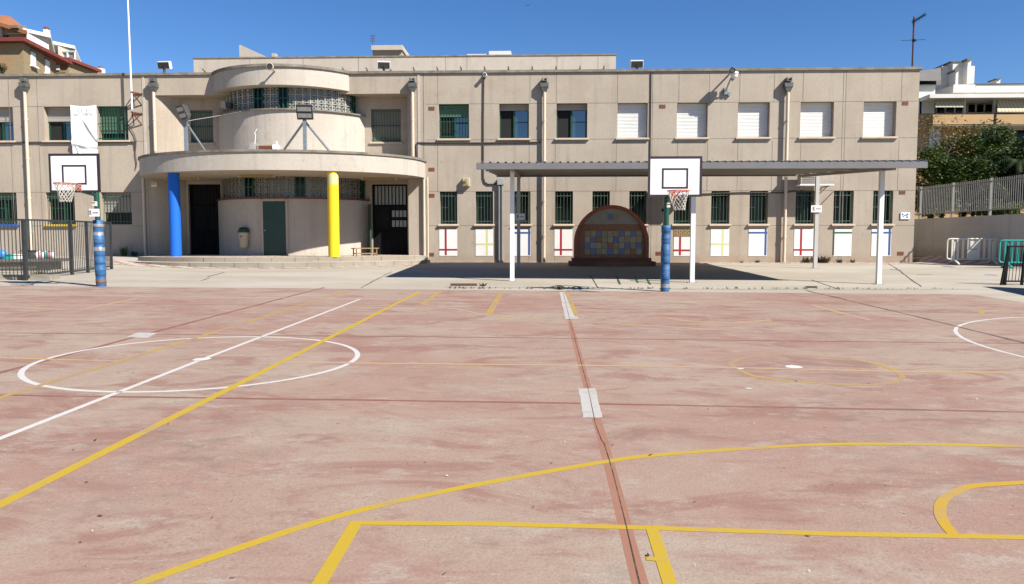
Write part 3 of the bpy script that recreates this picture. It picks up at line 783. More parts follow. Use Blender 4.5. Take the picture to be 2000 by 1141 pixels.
block_band(cW, rB, aW0+4, ha(694,205), zSill, zUb+.02, 3, [(ha(496,190),ha(513,190)), (ha(544,190),ha(562,190)), (ha(686,200),ha(693.5,205))], .29, 'block_line')
# entrance slab -----------------------------------------------------------
XSR = FX(831, 330); cSX = -10.3; aS_, bS_ = XSR-cSX, 3.85
def ell(off, n=56, k=0): return [(cSX-(aS_+off)*math.cos(math.pi*(k+(1-2*k)*i/n)), D-.003-(bS_+off)*math.sin(math.pi*(k+(1-2*k)*i/n))) for i in range(n+1)]
sl = MB(); ap = ell(0)
for (xa,ya),(xb,yb) in zip(ap, ap[1:]): sl.smooth = True; sl.quad((xa,ya,ZSL0),(xb,yb,ZSL0),(xb,yb,ZSL1),(xa,ya,ZSL1))
sl.smooth = False; ring = ap + [(XNR-.01,D-.0031),(XNR-.01,NB-.006),(XF,NB-.006),(XNL+.1,D-.0031)]
sl.add([(x,y_,ZSL1) for x,y_ in ring], [tuple(range(len(ring)))]); sl.cur = 1
sl.add([(x,y_,ZSL0) for x,y_ in ring], [tuple(range(len(ring)))[::-1]])
sl.build('entrance_slab', ['wall_pale','soffit'], SCH)
sc = MB(); po = ell(.05); pi_ = ell(-.3)
for k in range(56): sc.prism([po[k], po[k+1], pi_[k+1], pi_[k]], ZSL1+.001, ZSL1+.085)
sc.build('slab_edge', 'coping', SCH)
# ground floor drum
XGL, XGR = P(427,440,NB).x, P(722,440,NB).x
cG, rG, aG0, aG1 = seg_circle(XGL, XGR, NB, 29.4)
zLed = P(570,385,29.4).z
gd = MB(); curved(gd, cG, rG, aG0, aG1, ZPL-.1, zLed-.06, back=NB-.001); recalc(gd.build('drum_base', 'wall_pale', SCH))
gl = MB(); po = arc_pts(cG, rG+.05, aG0, aG1, 40); pi_ = arc_pts(cG, rG-.3, aG0, aG1, 40)
for k in range(40): gl.prism([po[k], po[k+1], pi_[k+1], pi_[k]], zLed-.059, zLed)
gl.build('drum_ledge', 'maroon', SCH)
rB2 = rG-.13; hb = lambda x: hit_angle(x, 365, cG, rB2)
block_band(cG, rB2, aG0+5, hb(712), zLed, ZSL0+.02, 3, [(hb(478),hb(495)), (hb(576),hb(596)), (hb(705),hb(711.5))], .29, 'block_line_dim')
# drum door
a0, a1 = hit_angle(515,440,cG,rG), hit_angle(558,440,cG,rG)
dd = MB(); zt = P(536,393,29.3).z
def cp_(a, rr): return (cG[0]+rr*math.cos(R(a)), cG[1]+rr*math.sin(R(a)))
pA, pB = cp_(a0, rG+.012), cp_(a1, rG+.012)
dd.prism([cp_(a0+(a1-a0)*i/8, rG+.02) for i in range(9)]+[cp_(a1-(a1-a0)*i/8, rG-.1) for i in range(9)], ZPL+.01, zt)
door = dd.build('drum_door', 'door_green', SCH)
fr_ = MB()
for a in (a0-.9, a1+.9): q = cp_(a, rG+.012); fr_.bar((q[0],q[1],ZPL),(q[0],q[1],zt+.08),.09,.06)
fr_.bar((pA[0],pA[1],zt+.05),(pB[0],pB[1],zt+.05),.06,.09); fr_.build('door_frame', 'soffit', door)
hq = MB(); q = cp_(a0+1.2, rG+.04); hq.sphere((q[0],q[1],ZPL+1.0), .035, 6); hq.build('handle', 'grey', door)
# entrance doors in the niche
def bars_door(o, name, light):
    xa, xb, za, zb = o; yy = NB+.13
    m = MB(); t = .06; zt = za+(zb-za)*.70
    for q in ((xa,xa+t,za,zb),(xb-t,xb,za,zb),(xa+t,xb-t,zb-t,zb),(xa+t,xb-t,zt-.04,zt+.04),((xa+xb)/2-.04,(xa+xb)/2+.04,za,zt-.04)): m.box(q[0]+.002,q[1]-.002,yy,yy+.06,q[2]+.002,q[3]-.002)
    m.box(xa+t, xb-t, yy+.01, yy+.05, za+.01, za+(zb-za)*.36)
    d = m.build(name, 'black', SCH)
    b = MB(); b.quad((xa,yy+.11,za),(xb,yy+.11,za),(xb,yy+.11,zb),(xa,yy+.11,zb)); b.build('hall_dark_sheet', 'dark', d)  # flat near-black sheet stands in for the shade of the hall
    g = MB()
    n = 10
    for i in range(n): x = xa+(xb-xa)*(i+.5)/n; g.bar((x,yy-.02,zt if light else za+.05),(x,yy-.02,zb-.03),.028)
    g.build('grille', 'black', d)
    if light:
        p_ = MB(); p_.quad((xa+t,yy+.04,zt+.04),(xb-t,yy+.04,zt+.04),(xb-t,yy+.04,zb-t),(xa+t,yy+.04,zb-t)); p_.build('transom_pane', 'pale_pane', d)
        p2 = MB(); xm = (xa+xb)/2+.04
        for r in range(2):
            for k in range(4):
                w = (xb-t-xm)/4; x = xm+w*k; z0 = za+(zb-za)*(.40+.14*r); p2.quad((x+.02,yy+.03,z0),(x+w-.02,yy+.03,z0),(x+w-.02,yy+.03,z0+.27),(x+.02,yy+.03,z0+.27))
        p2.build('door_pane', 'pale_pane', d)  # lit courtyard seen through the door, put into the pale pane colour
bars_door(dl, 'entrance_door', False); bars_door(dr, 'entrance_door', True)
ol = MB(); ol.obox((dr[0]-.02, NB-.36, ZPL+1.05), (.03,.02,0), (.12,-.40,0), (0,0,1.03)); ol.build('open_door_leaf', 'door_green', SCH)
# columns
def column(px, Yc, m, cap):
    X = P(px, 470, Yc).x
    c = MB(); c.cyl((X,Yc,ZPL-.01),(X,Yc,ZSL0+.02), .205, n=32, cap=False); col = c.build('column', m, SCH)
    if cap: k = MB(); k.cyl((X,Yc,ZSL0-.48),(X,Yc,ZSL0-.10),.2065,n=32,cap=False); k.build('pale_band', 'col_cream', col)
column(343, 27.85, 'col_blue', False); column(652, 27.5, 'col_yellow', True)
# platform and step
cP = (-10.95, 26.1+7.6)
def arc_plan(r, xl, xr_wall, yb):
    a0 = 180+math.degrees(math.acos(min(1,(cP[0]-xl)/r))) if xl > cP[0]-r else 180
    a1 = 360-math.degrees(math.acos(min(1,(xr_wall-cP[0])/r)))
    pts = [p for p in arc_pts(cP, r, a0, a1, 60) if p[1] < yb-.01]
    return pts + [(pts[-1][0] if pts[-1][0] < xr_wall else xr_wall, yb), (pts[0][0], yb)]
zst = GZ(-11, 26.2)
def stone_step(name, r, xl, xr, yb, z0, z1):
    ring = arc_plan(r, xl, xr, yb); m = MB(); m.prism(ring, z0, z1); n = len(ring)
    m.mi = [0 if i < 2 else 1 for i in range(len(m.f))]
    ob = recalc(m.build(name, ['tread', 'step'], SCH)); j = MB(); acc = 0
    for (xa,ya),(xb,yb_) in zip(ring, ring[1:]):
        acc += math.hypot(xb-xa, yb_-ya)
        if acc > .62 and ya < D-.3: acc = 0; d = Vector((xb-xa, yb_-ya, 0)).normalized(); nn = Vector((d.y,-d.x,0)); p_ = Vector((xb,yb_,0)); w = .008+.01*rnd.random(); j.obox(p_+Vector((0,0,(z1+zst-.2)/2)), d*w, nn*.004, Vector((0,0,(z1-zst+.18)/2)))
    ob2 = j.build('stone_joint', 'joint', ob); ob2['kind'] = 'stuff'
stone_step('entrance_step', 7.80, -15.3, -4.4, D-.004, -.1, zst+.175)
stone_step('entrance_platform', 7.25, -15.0, -4.5, D-.006, .3, ZPL)
pf = MB(); r2_ = arc_plan(6.93, -14.8, -4.6, D-.01); pf.prism(r2_, ZPL-.02, ZPL+.004); pf.prism([(XF-.6,D-.2),(XNR,D-.2),(XNR,NB+.2),(XF-.6,NB+.2)][::1], ZPL-.03, ZPL+.0035); recalc(pf.build('platform_tiles', 'tile', SCH))
# set-back roof storey and roof vents
YS = 34.6
x0, x1 = P(378,120,YS).x, P(1203,120,YS).x; z0, z1 = P(900,137.5,YS).z, P(900,110.5,YS).z
rs = MB(); rs.box(x0, x1, YS, YS+7, z0, z1); rs.box(x0+.25, x1-.25, YS+.5, YS+6.5, ZR-.2, z0+.001); rs.build('roof_storey', 'wall_pale', SCH)
rc = MB(); rc.box(x0-.03, x1+.03, YS-.03, YS+7.03, z1+.001, z1+.06); rc.build('roof_storey_coping', 'coping', SCH)
sct = MB(); rj = MB()
for k in range(18):
    x = x0+(x1-x0)*(k+.5)/18; sct.bar((x-.02,YS-.26,z0+.10),(x,YS,z0+.03),.05)
for px in (488, 592, 700, 870, 912, 1088, 1168): xx = P(px,120,YS).x; rj.box(xx-.01,xx+.01,YS-.003,YS+.01,z0,z1)
sct.build('water_spout', 'coping', SCH); rj.build('panel_joint', 'joint', SCH)
def pbox(mb, xa, ya, xb, yb, Y, dep): a, b = P(xa, yb, Y), P(xb, ya, Y); mb.box(a.x, b.x, Y, Y+dep, a.z, b.z); return mb
v = MB(); pbox(v, 728, 98, 785, 118, 38, 1.6); v.build('roof_vent', 'wall', SCH)
v = MB(); pbox(v, 725, 88, 786, 97.8, 37.8, 2.3); v.build('roof_vent', 'wall_pale', SCH)
a, b, c_ = P(467,88,38.2), P(470,88,38.2), P(518,108,38.2)
v = MB(); v.xz([(a.x,c_.z-.4),(c_.x,c_.z-.4),(c_.x,c_.z-.05),(b.x,b.z),(a.x,b.z)], 38.2, 40.2); v.build('roof_vent', 'wall_pale', SCH)
v = MB(); pbox(v, 955, 99.5, 998, 118, 38, 1.5); v.build('roof_vent', 'apt_white', SCH)
v = MB(); pbox(v, 912, 105.5, 953, 118, 38.1, 1.5); v.build('roof_vent', 'apt_white', SCH)
v = MB(); pbox(v, 531, 104, 538, 118, 38.1, .3); v.build('roof_pipe', 'wall_pale', SCH)
v = MB(); pbox(v, 346, 141, 354, 146, 33, .3); v.build('roof_pipe', 'terracotta', SCH)
# tiled pavement strips beside the building
ts = MB()
po = [p for p in arc_pts(cP, 8.5, 195, 335, 50)]; pi_ = [p for p in arc_pts(cP, 7.75, 195, 335, 50)]
for k in range(50): ts.quad(*[(x, y_, GZ(x, y_)+.006) for x, y_ in (po[k], po[k+1], pi_[k+1], pi_[k])])
for xa, xb in zip(fr(-4.0, 24, .8), fr(-4.0, 24, .8)[1:]): ts.quad(*[(x, y_, GZ(x, y_)+.005) for x, y_ in ((xa,D-.75),(xb,D-.75),(xb,D+.05),(xa,D+.05))])
for xa, xb in zip(fr(XR1, 26, .8), fr(XR1, 26, .8)[1:]):
    for ya, yb in zip(fr(28.6, 33.4, .8), fr(28.6, 33.4, .8)[1:]): ts.quad(*[(x, y_, GZ(x, y_)+.008) for x, y_ in ((xa,ya),(xb,ya),(xb,yb),(xa,yb))])
tag(recalc(ts.build('paving_strip', 'tile')), kind='structure')

SUN_E, SKY_S, SKY_SAT, EXPO = 5.0, .068, 1.22, 1.0
M['canopy_post'] = mat('shelter_post', (.62,.60,.57), .5, .05, 3)
M['mural_ground'] = mat('mural_ground', (.30,.14,.08), .7, .12, 8)
M['mural_grey'] = mat('mural_plaster', (.34,.31,.28), .8, .06, 4)
M['tile_blue'] = mat('tile_blue', (.11,.18,.40), .35, .15, 9)
M['tile_red'] = mat('tile_red', (.38,.12,.06), .35, .15, 9)
M['tile_ochre'] = mat('tile_ochre', (.36,.27,.13), .35, .15, 9)
M['tile_cream'] = mat('tile_cream', (.34,.31,.22), .35, .12, 9)
M['tile_sand'] = mat('tile_sand', (.36,.27,.15), .35, .12, 9)
M['rim_faded'] = mat('rim_faded', (.60,.27,.19), .6, .15, 9)
M['ink_faint'] = mat('faded_ink', (.42,.42,.42), .9, .1)
M['step_dark'] = mat('weathered_top', (.13,.11,.085), .9, .3, 4)
M['bag_blue'] = mat('bag_blue', (.05,.26,.66), .5, .08)
M['bag_purple'] = mat('cap_purple', (.12,.05,.20), .5, .08)
M['pink'] = mat('pink_plastic', (.62,.30,.36), .5, .08)
M['leaf_litter'] = mat('dead_leaf', (.075,.045,.03), .9, .3, 20)
M['apt_cream'] = mat('flat_cream', (.58,.52,.42), .9, .06, 1)

def rescale(k=.66):
    """one common reflectance scale for every surface of the place"""
    keep = {'column_yellow':.85,'facade_stucco':.84,'drum_render':.86,'apron_concrete':.71,'gutter_concrete':.72,'step_stone':.72,'tread_stone':.8,'house_brick':.85,'orange_tiles':.55,'red_eaves':.8,'apartment_white':.8,'apartment_tan':.9,'arch_brick':1.25,'plinth_brick':.8,'mural_plaster':1.0,'tile_blue':.9,'tile_red':.9,'tile_ochre':.9,'tile_cream':1.0,'tile_sand':1.0,'mural_ground':1.0,'pavement_tile':.7,'soffit_paint':.66,'pvc_pipe':.85,'sill_stone':.85,'court_surface':.61,'cross_seam':.67,'column_blue':.7,'yellow_line_paint':.52,'scuffed_yellow_paint':.55,'zinc_hopper':.5,'worn_yellow_paint':.52,'white_line_paint':.56,'banner_cloth':.85,'board_white':.85,'white_paint':.85,'panel_white':.85,'white_shutter':.85,'leaf_dark':1,'leaf_mid':1,'leaf_yellow':1,'rim_orange':.9,'terracotta_tile':.45,'garden_soil':1.0,'open_crack':.9,'red_paint':.8,'teal_plastic':.9}
    for m in bpy.data.materials:
        if not m.use_nodes: continue
        f = keep.get(m.name, k)
        for n in m.node_tree.nodes:
            if n.type == 'VALTORGB':
                for e in n.color_ramp.elements: e.color = (*[v*f for v in e.color[:3]], 1)
            elif n.type == 'MIX':
                for i in (6, 7):
                    if not n.inputs[i].is_linked: n.inputs[i].default_value = (*[v*f for v in n.inputs[i].default_value[:3]], 1)
            elif n.type in ('TEX_CHECKER', 'TEX_BRICK'):
                for i in n.inputs:
                    if i.type == 'RGBA' and not i.is_linked: i.default_value = (*[v*f for v in i.default_value[:3]], 1)
# ------------------------------------------------------------------ things on and around the school
def text(name, s, size, loc, m, parent, rot=(math.pi/2,0,0), ext_=.002):
    cu = bpy.data.curves.new(name, 'FONT'); cu.body = s; cu.size = size; cu.align_x = 'CENTER'; cu.align_y = 'CENTER'; cu.extrude = ext_
    tmp = bpy.data.objects.new(name, cu); COL.objects.link(tmp); me = bpy.data.meshes.new_from_object(tmp.evaluated_get(bpy.context.evaluated_depsgraph_get())); bpy.data.objects.remove(tmp)
    me.materials.clear(); me.materials.append(M[m]); o = bpy.data.objects.new(name, me); COL.objects.link(o); o.parent = parent
    o.location = Vector(loc)-ORG[parent.name]; o.rotation_euler = rot; ORG[o.name] = ORG[parent.name]; return o

# metal shelter -----------------------------------------------------------
CYF, CYB = 19.0, 28.3
cx0, cx1 = P(930,325,CYF).x, P(1812,322,CYF).x
zf, zb_ = P(1200,330,CYF).z, P(1200,345.5,CYB).z
def cz(y_): return zf + (zb_-zf)*(y_-CYF)/(CYB-CYF)
can = thing('metal_shelter', ((cx0+cx1)/2, 23, GZ(4,23)), 'open grey metal shelter with corrugated roof on six white posts', 'shelter')
m = MB(); n = int((cx1-cx0)/.192); pr = []
for i in range(n):
    x = cx0+(cx1-cx0)*i/n; w = (cx1-cx0)/n
    pr += [(x,0),(x+w*.62,0),(x+w*.72,.034),(x+w*.9,.034)]
pr.append((cx1,0))
up = [(x, CYF+.004, cz(CYF)+.163+z) for x, z in pr] + [(x, CYB, cz(CYB)+.165+z) for x, z in pr]; k = len(pr)
m.add(up, [(i,i+1,k+i+1,k+i) for i in range(k-1)]); lo = [(x,y_,z-.012) for x,y_,z in up]; m.add(lo, [(k+i,k+i+1,i+1,i) for i in range(k-1)])
m.add([*up[:k], *lo[:k]], [(k+i,k+i+1,i+1,i) for i in range(k-1)])
m.build('roof_sheet', 'canopy', can)
m = MB(); m.box(cx0, cx1, CYF, CYF+.08, cz(CYF), cz(CYF)+.15); m.build('edge_channel', 'canopy', can); m = MB(); m.box(cx0, cx1, CYB-.08, CYB-.01, cz(CYB)-.0, cz(CYB)+.15); m.build('edge_channel', 'canopy', can)
for t in (.17,.34,.51,.68,.85):
    y_ = CYF+(CYB-CYF)*t; m = MB(); m.bar((cx0+.02,y_,cz(y_)+.095),(cx1-.02,y_,cz(y_)+.095),.07,.11); m.build('purlin', 'canopy_under', can)
fposts = [(1000.5,551,440),(1353,552,460),(1719,553,450)]; bposts = [(1013,523,440),(1298,524.5,440),(1594,525.5,440)]
PF, PB = [], []
for lst, Y, w, out in ((fposts, 19.76, .112, PF), (bposts, 26.45, .125, PB)):
    for px, yb, ym in lst:
        X = P(px, ym, Y).x; out.append(X)
for xa, xb in zip(PF, PB):
    X = xa; 
for i in range(3):
    m = MB(); m.bar((PF[i],CYF+.09,cz(CYF)-.0),(PB[i],CYB-.09,cz(CYB)-.0),.08,.09); m.build('rafter', 'canopy_under', can)
for X, Y, w in [(x,19.76,.112) for x in PF]+[(x,26.45,.12) for x in PB]:
    m = MB(); z0 = GZ(X,Y); m.box(X-w/2,X+w/2,Y-w/2,Y+w/2,z0-.05,cz(Y)-.045)
    p_ = m.build('post', 'white' if Y < 22 else 'canopy_post', can)
    b = MB(); b.box(X-.13,X+.13,Y-.13,Y+.13,z0-.02,z0+.012); b.build('base_plate', 'grey', p_)
# small notices on posts --------------------------------------------------
def notice(c, w, h, label, kind, posy=0):
    """white notice board facing the court"""
    o = thing('notice_sign', (c.x, c.y, c.z-h/2), label, 'sign')
    m = MB(); m.box(c.x-w/2,c.x+w/2,c.y-.012,c.y+.012,c.z-h/2,c.z+h/2); m.build('sign_plate', 'board', o)
    g = MB(); y0, y1 = c.y-.016, c.y-.011
    if kind == 'arrow':
        u = h
        g.xz([(c.x-w*.40,c.z+u*.15),(c.x-w*.30,c.z+u*.32),(c.x-w*.14,c.z+u*.34),(c.x-w*.22,c.z+u*.16),(c.x-w*.17,c.z-u*.02),(c.x-w*.34,c.z-u*.02)], y0, y1)
        g.xz([(c.x-w*.32,c.z-u*.02),(c.x-w*.22,c.z-u*.02),(c.x-w*.14,c.z-u*.30),(c.x-w*.2,c.z-u*.32),(c.x-w*.26,c.z-u*.18),(c.x-w*.36,c.z-u*.32),(c.x-w*.40,c.z-u*.28)], y0, y1)
        g.build('pictogram', 'ink', o)
        t = MB(); rr = random.Random(3)
        x = c.x-w*.06
        while x < c.x+w*.42: ww = .012+.012*rr.random(); t.box(x,x+ww,y0,y1,c.z-.018,c.z+.018); x += ww+.010
        t.build('lettering', 'ink', o)
    else:
        for a, b in (((-.3,-.2),(0,.12)),((0,.12),(.16,.02))): g.bar((c.x+a[0]*w,c.y-.013,c.z+a[1]*h),(c.x+b[0]*w,c.y-.013,c.z+b[1]*h),.004,.035,up=(0,0,1))
        for a, b in ((-.3,.2),(.22,.2),(.2,-.2)): g.sphere((c.x+a*w,c.y-.013,c.z+b*h),.035,6,(1,.1,1.2))
        g.build('pictogram', 'bluep', o)
    return o
notice(P(1594.5,408,26.36), .36, .235, 'white notice with dark pictogram on the rear shelter post beside the air conditioner', 'arrow')
notice(P(1016,423.5,26.36), .32, .22, 'shaded notice with dark pictogram on the rear shelter post near the grey junction box', 'arrow')
notice(P(1768,421.5,D-.03), .36, .27, 'small white sign with slanted blue marks on the wall at the building corner', 'marks')
c = P(1297,411,26.3); o = thing('wall_camera', c, 'small grey camera on shelter post behind the right hoop pole', 'camera')
m = MB(); m.box(c.x-.13,c.x-.02,c.y-.22,c.y+.04,c.z-.09,c.z+.09); m.build('housing', 'grey', o); m = MB(); m.cyl((c.x-.075,c.y-.225,c.z),(c.x-.075,c.y-.2,c.z),.05); m.build('lens', 'black', o)

# basketball hoops ----------------------------------------------------------
def hoop(pole_px, base_y, bx, by, rx, ry, Yb, Yr, label, padw, padtop, polesrc, seed, rimm='rim'):
    rr = random.Random(seed)
    b = G(pole_px, base_y); o = thing('basketball_hoop', b, label, 'basketball hoop', 'basketball hoops on the far edge of the court')
    X, Y, z0 = b.x, b.y+.1, b.z
    bc = P(bx, by, Yb); rc_ = P(rx, ry, Yr)
    zp = P(pole_px, padtop, Y).z
    Xt = P(polesrc, padtop-20, Y).x
    m = MB(); m.cyl((X,Y,z0),(X+(Xt-X)*.6,Y,zp),.06,n=14); m.cyl((X+(Xt-X)*.6,Y,zp),(Xt,Y,bc.z-.05),.058,n=14); m.build('pole', 'pole_green', o)
    a = MB()
    for dz in (-.28, .18):
        for s in (-.18,.18): a.bar((Xt,Y,bc.z+dz-.1),(bc.x+s,Yb+.05,bc.z+dz),.045,.045)
    a.cyl((Xt,Y,bc.z-.45),(bc.x-.0,Yb+.05,bc.z-.36),.035); a.build('arm', 'pole_green', o)
    # padding, wrapped in bands
    prof, ms = [], []; z = 0; H = zp-z0; cols = [0,1,0,3,0,2,0,3,0,1,0,2,0]
    n = 17; hs = [H*(.05+.03*rr.random()) for _ in range(n)]; tot = sum(hs); hs = [h*H/tot for h in hs]
    for i in range(n):
        r = padw*(1+.10*(rr.random()-.35)); c_ = 0 if i % 2 == 0 else rr.choice((0,0,1,2,3))
        hh = hs[i]*(1 if c_ == 0 else .6)
        prof += [(r, z+.003), (r*1.01, z+hs[i]-.004)]; ms += [c_, 1]; z += hs[i]
    prof.append((.06, z)); ms = ms[:len(prof)-1]
    m = MB(); m.lathe((0,0,0), prof, 18, ms)
    m.v = [(X+(Xt-X)*.6*v[2]/H+v[0], Y+v[1], z0+v[2]) for v in m.v]; m.build('pole_padding', ['pad_blue','pad_dark','pad_tape','pad_rust'], o)
    W, Hh, t = 1.112, .832, .042
    m = MB(); x0, x1, za, zb = bc.x-W/2, bc.x+W/2, bc.z-Hh/2, bc.z+Hh/2
    m.box(x0,x1,Yb,Yb+.03,za,zb); bd = m.build('backboard', 'board', o)
    f = MB()
    for q in ((x0-.004,x0+t,za-.004,zb+.004),(x1-t,x1+.004,za-.004,zb+.004),(x0+t,x1-t,za-.004,za+t),(x0+t,x1-t,zb-t,zb+.004)): f.box(q[0],q[1],Yb-.006,Yb+.036,q[2],q[3])
    f.build('border', 'board_line', bd)
    f = MB(); iw, t2 = .545, .037; xa, xb = bc.x-iw/2, bc.x+iw/2; z1 = za+.165; z2 = z1+.425
    for q in ((xa,xa+t2,z1,z2),(xb-t2,xb,z1,z2),(xa+t2,xb-t2,z1,z1+t2),(xa+t2,xb-t2,z2-t2,z2)): f.box(q[0],q[1],Yb-.004,Yb+.001,q[2],q[3])
    f.build('target_square', 'board_line', bd)
    # rim and net
    rr_ = .222; m = MB(); m.tube([(rc_.x+rr_*math.cos(6.2832*i/28), Yr+rr_*math.sin(6.2832*i/28), rc_.z) for i in range(28)], .011, closed=True)
    m.box(rc_.x-.06-.02,rc_.x+.06-.02,Yb-.012,Yb-.007,rc_.z-.13,rc_.z+.03)
    for s in (-.05,.05): m.bar((rc_.x+s-.02,Yb-.01,rc_.z-.08),(rc_.x+s*1.6,Yr+rr_*.85,rc_.z-.004),.012,.02); m.bar((rc_.x+s-.02,Yb-.01,rc_.z),(rc_.x+s*1.6,Yr+rr_*.9,rc_.z),.014,.014)
    m.build('rim', rimm, o)
    nt = MB(); lv = 7; nn = 12; L = .38
    def nr(t): return rr_*(1-.52*t**.7)
    sw = (rr.random()-.5)*.2
    def npnt(j, i):
        t = j/lv; a = 6.2832*(i+.5*(j % 2))/nn; return Vector((rc_.x+nr(t)*math.cos(a)+sw*t*t*.4, Yr+nr(t)*math.sin(a), rc_.z-.01-L*t))
    for j in range(lv):
        for i in range(nn):
            for k in ((0,-1) if j % 2 == 0 else (0,1)): nt.cyl(npnt(j,i), npnt(j+1,i+k), .0062, n=4, cap=False)
    nt.build('net', 'net', o)
    return o
hoop(1300, 570.5, 1318.5, 345, 1325, 373, 15.95, 15.45, 'basketball hoop with bright orange rim in front of the metal shelter', .100, 440, 1302, 5)
hoop(193, 560.5, 145, 338, 128, 358.5, 16.2, 15.7, 'basketball hoop with faded rim in front of the white banner and dark fence', .110, 430, 189, 9, 'rim_faded')
notice(P(183,415.5,16.6), .25, .17, 'white notice with grey pictogram strapped to the left hoop pole', 'arrow')
for px, yy, Y, lab in ((1305.5,401,16.6,'small cream box taped to the green pole of the hoop by the shelter'), (184.5,398,16.6,'small cream box taped to the green pole of the hoop by the fence')):
    c = P(px,yy,Y); o = thing('pole_box', c, lab, 'box'); m = MB(); m.box(c.x-.035,c.x+.035,c.y-.04,c.y+.05,c.z-.05,c.z+.05); m.build('case', 'barrier', o)
    m = MB(); m.tube([(c.x-.045,c.y-.045,c.z+.02),(c.x+.045,c.y-.045,c.z+.02)], .006); m.build('strap', 'ink_dark', o)

# fences --------------------------------------------------------------------
def fence(name, pts, h, gap, br, m_, label, pw=.07, low=.10, zfun=None, lean=0, pointed=0, mp=None):
    zf_ = zfun or GZ
    c = pts[0]; o = thing(name, (c[0],c[1],zf_(*c)), label, 'fence')
    for a, b in zip(pts, pts[1:]):
        m = MB(); za, zb = zf_(*a), zf_(*b); L = math.hypot(b[0]-a[0], b[1]-a[1]); n = max(1, int(L/gap))
        def pt(t, z): return (a[0]+(b[0]-a[0])*t+lean*z, a[1]+(b[1]-a[1])*t, za+(zb-za)*t+z)
        m.bar(pt(0,h-pointed), pt(1,h-pointed), .035, .04); m.bar(pt(0,low), pt(1,low), .035, .04)
        for i in range(1, n): m.cyl(pt(i/n,low-.02 if pointed else low), pt(i/n,h), br, n=6)
        m.build('bar_panel', m_, o)
    for p in pts:
        m = MB(); z = zf_(*p); m.bar((p[0],p[1],z-.05),(p[0]+lean*h,p[1],z+h+.02),pw,pw,up=(0,1,0)); m.build('post', mp or m_, o)
    return o
fa = [(-16.5,18.9),(-14.6,18.9)] + [tuple(G(x,y)[:2]) for x,y in ((50,548),(141,537),(172,533),(218,526))]
fence('metal_fence', fa, 1.52, .125, .011, 'fence_dark', 'dark grey bar fence in front of the school wall beside the blue padded pole')
m = MB(); q = [G(-80,552), G(50,552)]; m.box(q[0].x,q[1].x+.05,18.6,19.0,GZ(-13,18.8)-.05,GZ(-13,18.8)+.12); k_ = m.build('kerb_block', 'step', None, (q[0].x,18.8,GZ(-13,18.8))); tag(k_, 'low concrete kerb under the dark fence', 'kerb')
b = G(1962,557); fb = [(b.x,b.y),(G(1987,556).x+.0,b.y+.05),(b.x+1.6,b.y-.1),(b.x+2.9,b.y-1.2),(b.x+3.6,b.y-3.5)]
fence('metal_fence', fb, 1.0, .085, .008, 'black', 'low black metal fence leaning at the edge of the court beside the teal barrier', pw=.055, lean=.06)
m = MB(); q = G(1957,557); m.bar((q.x-.02,q.y,q.z),(q.x+.13,q.y,q.z+1.0),.05,.05,up=(0,1,0)); tag(m.build('metal_rod', 'black', None, q), 'black metal bar leaning against the end of the low black fence', 'bar')

# retaining wall with grey railing
wa = [(P(1787,450,34.6).x-1.6, 36.3), (P(1787,450,34.6).x, 34.6), (P(2000,450,27.6).x, 27.6), (P(2000,450,27.6).x+2.2, 25.4), (P(2000,450,27.6).x+4.2, 23.4)]
ZW = 2.36
m = MB()
for a, b in zip(wa, wa[1:]):
    d = Vector((b[0]-a[0], b[1]-a[1])).normalized(); nrm = Vector((-d.y, d.x))*.28
    if nrm.x < 0: nrm = -nrm
    m.prism([a, b, (b[0]+nrm.x,b[1]+nrm.y), (a[0]+nrm.x,a[1]+nrm.y)], -.2, ZW)
rw = recalc(m.build('retaining_wall', 'retain', None, (wa[1][0],wa[1][1],GZ(*wa[1])))); tag(rw, 'pale grey rendered retaining wall below the railing', 'wall')
m = MB(); m.prism([(wa[0][0]+.2,wa[0][1]),(wa[1][0]+.2,wa[1][1]),(wa[2][0]+.2,wa[2][1]),(wa[4][0]+.2,wa[4][1]),(60,20),(60,58),(12,58),(12,47),(XR1+1,47),(XR1+1,37.6)], -.3, 2.2)
tag(recalc(m.build('garden_bank', 'soil')), kind='structure')
def ln(px, Y): return (P(px,400,Y).x+.12, Y)
fp = [(wa[1][0]-.6,35.3)]+[ (wa[1][0]+(wa[2][0]-wa[1][0])*t+.12, wa[1][1]+(wa[2][1]-wa[1][1])*t) for t in (.02,.36,.70,1.0)]+[(wa[3][0]+.1,wa[3][1])]
fence('metal_railing', fp, 1.42, .115, .014, 'fence_grey', 'grey vertical bar railing on top of the retaining wall', pw=.09, low=.22, zfun=lambda x, y: ZW, pointed=.10, mp='fence_grey')

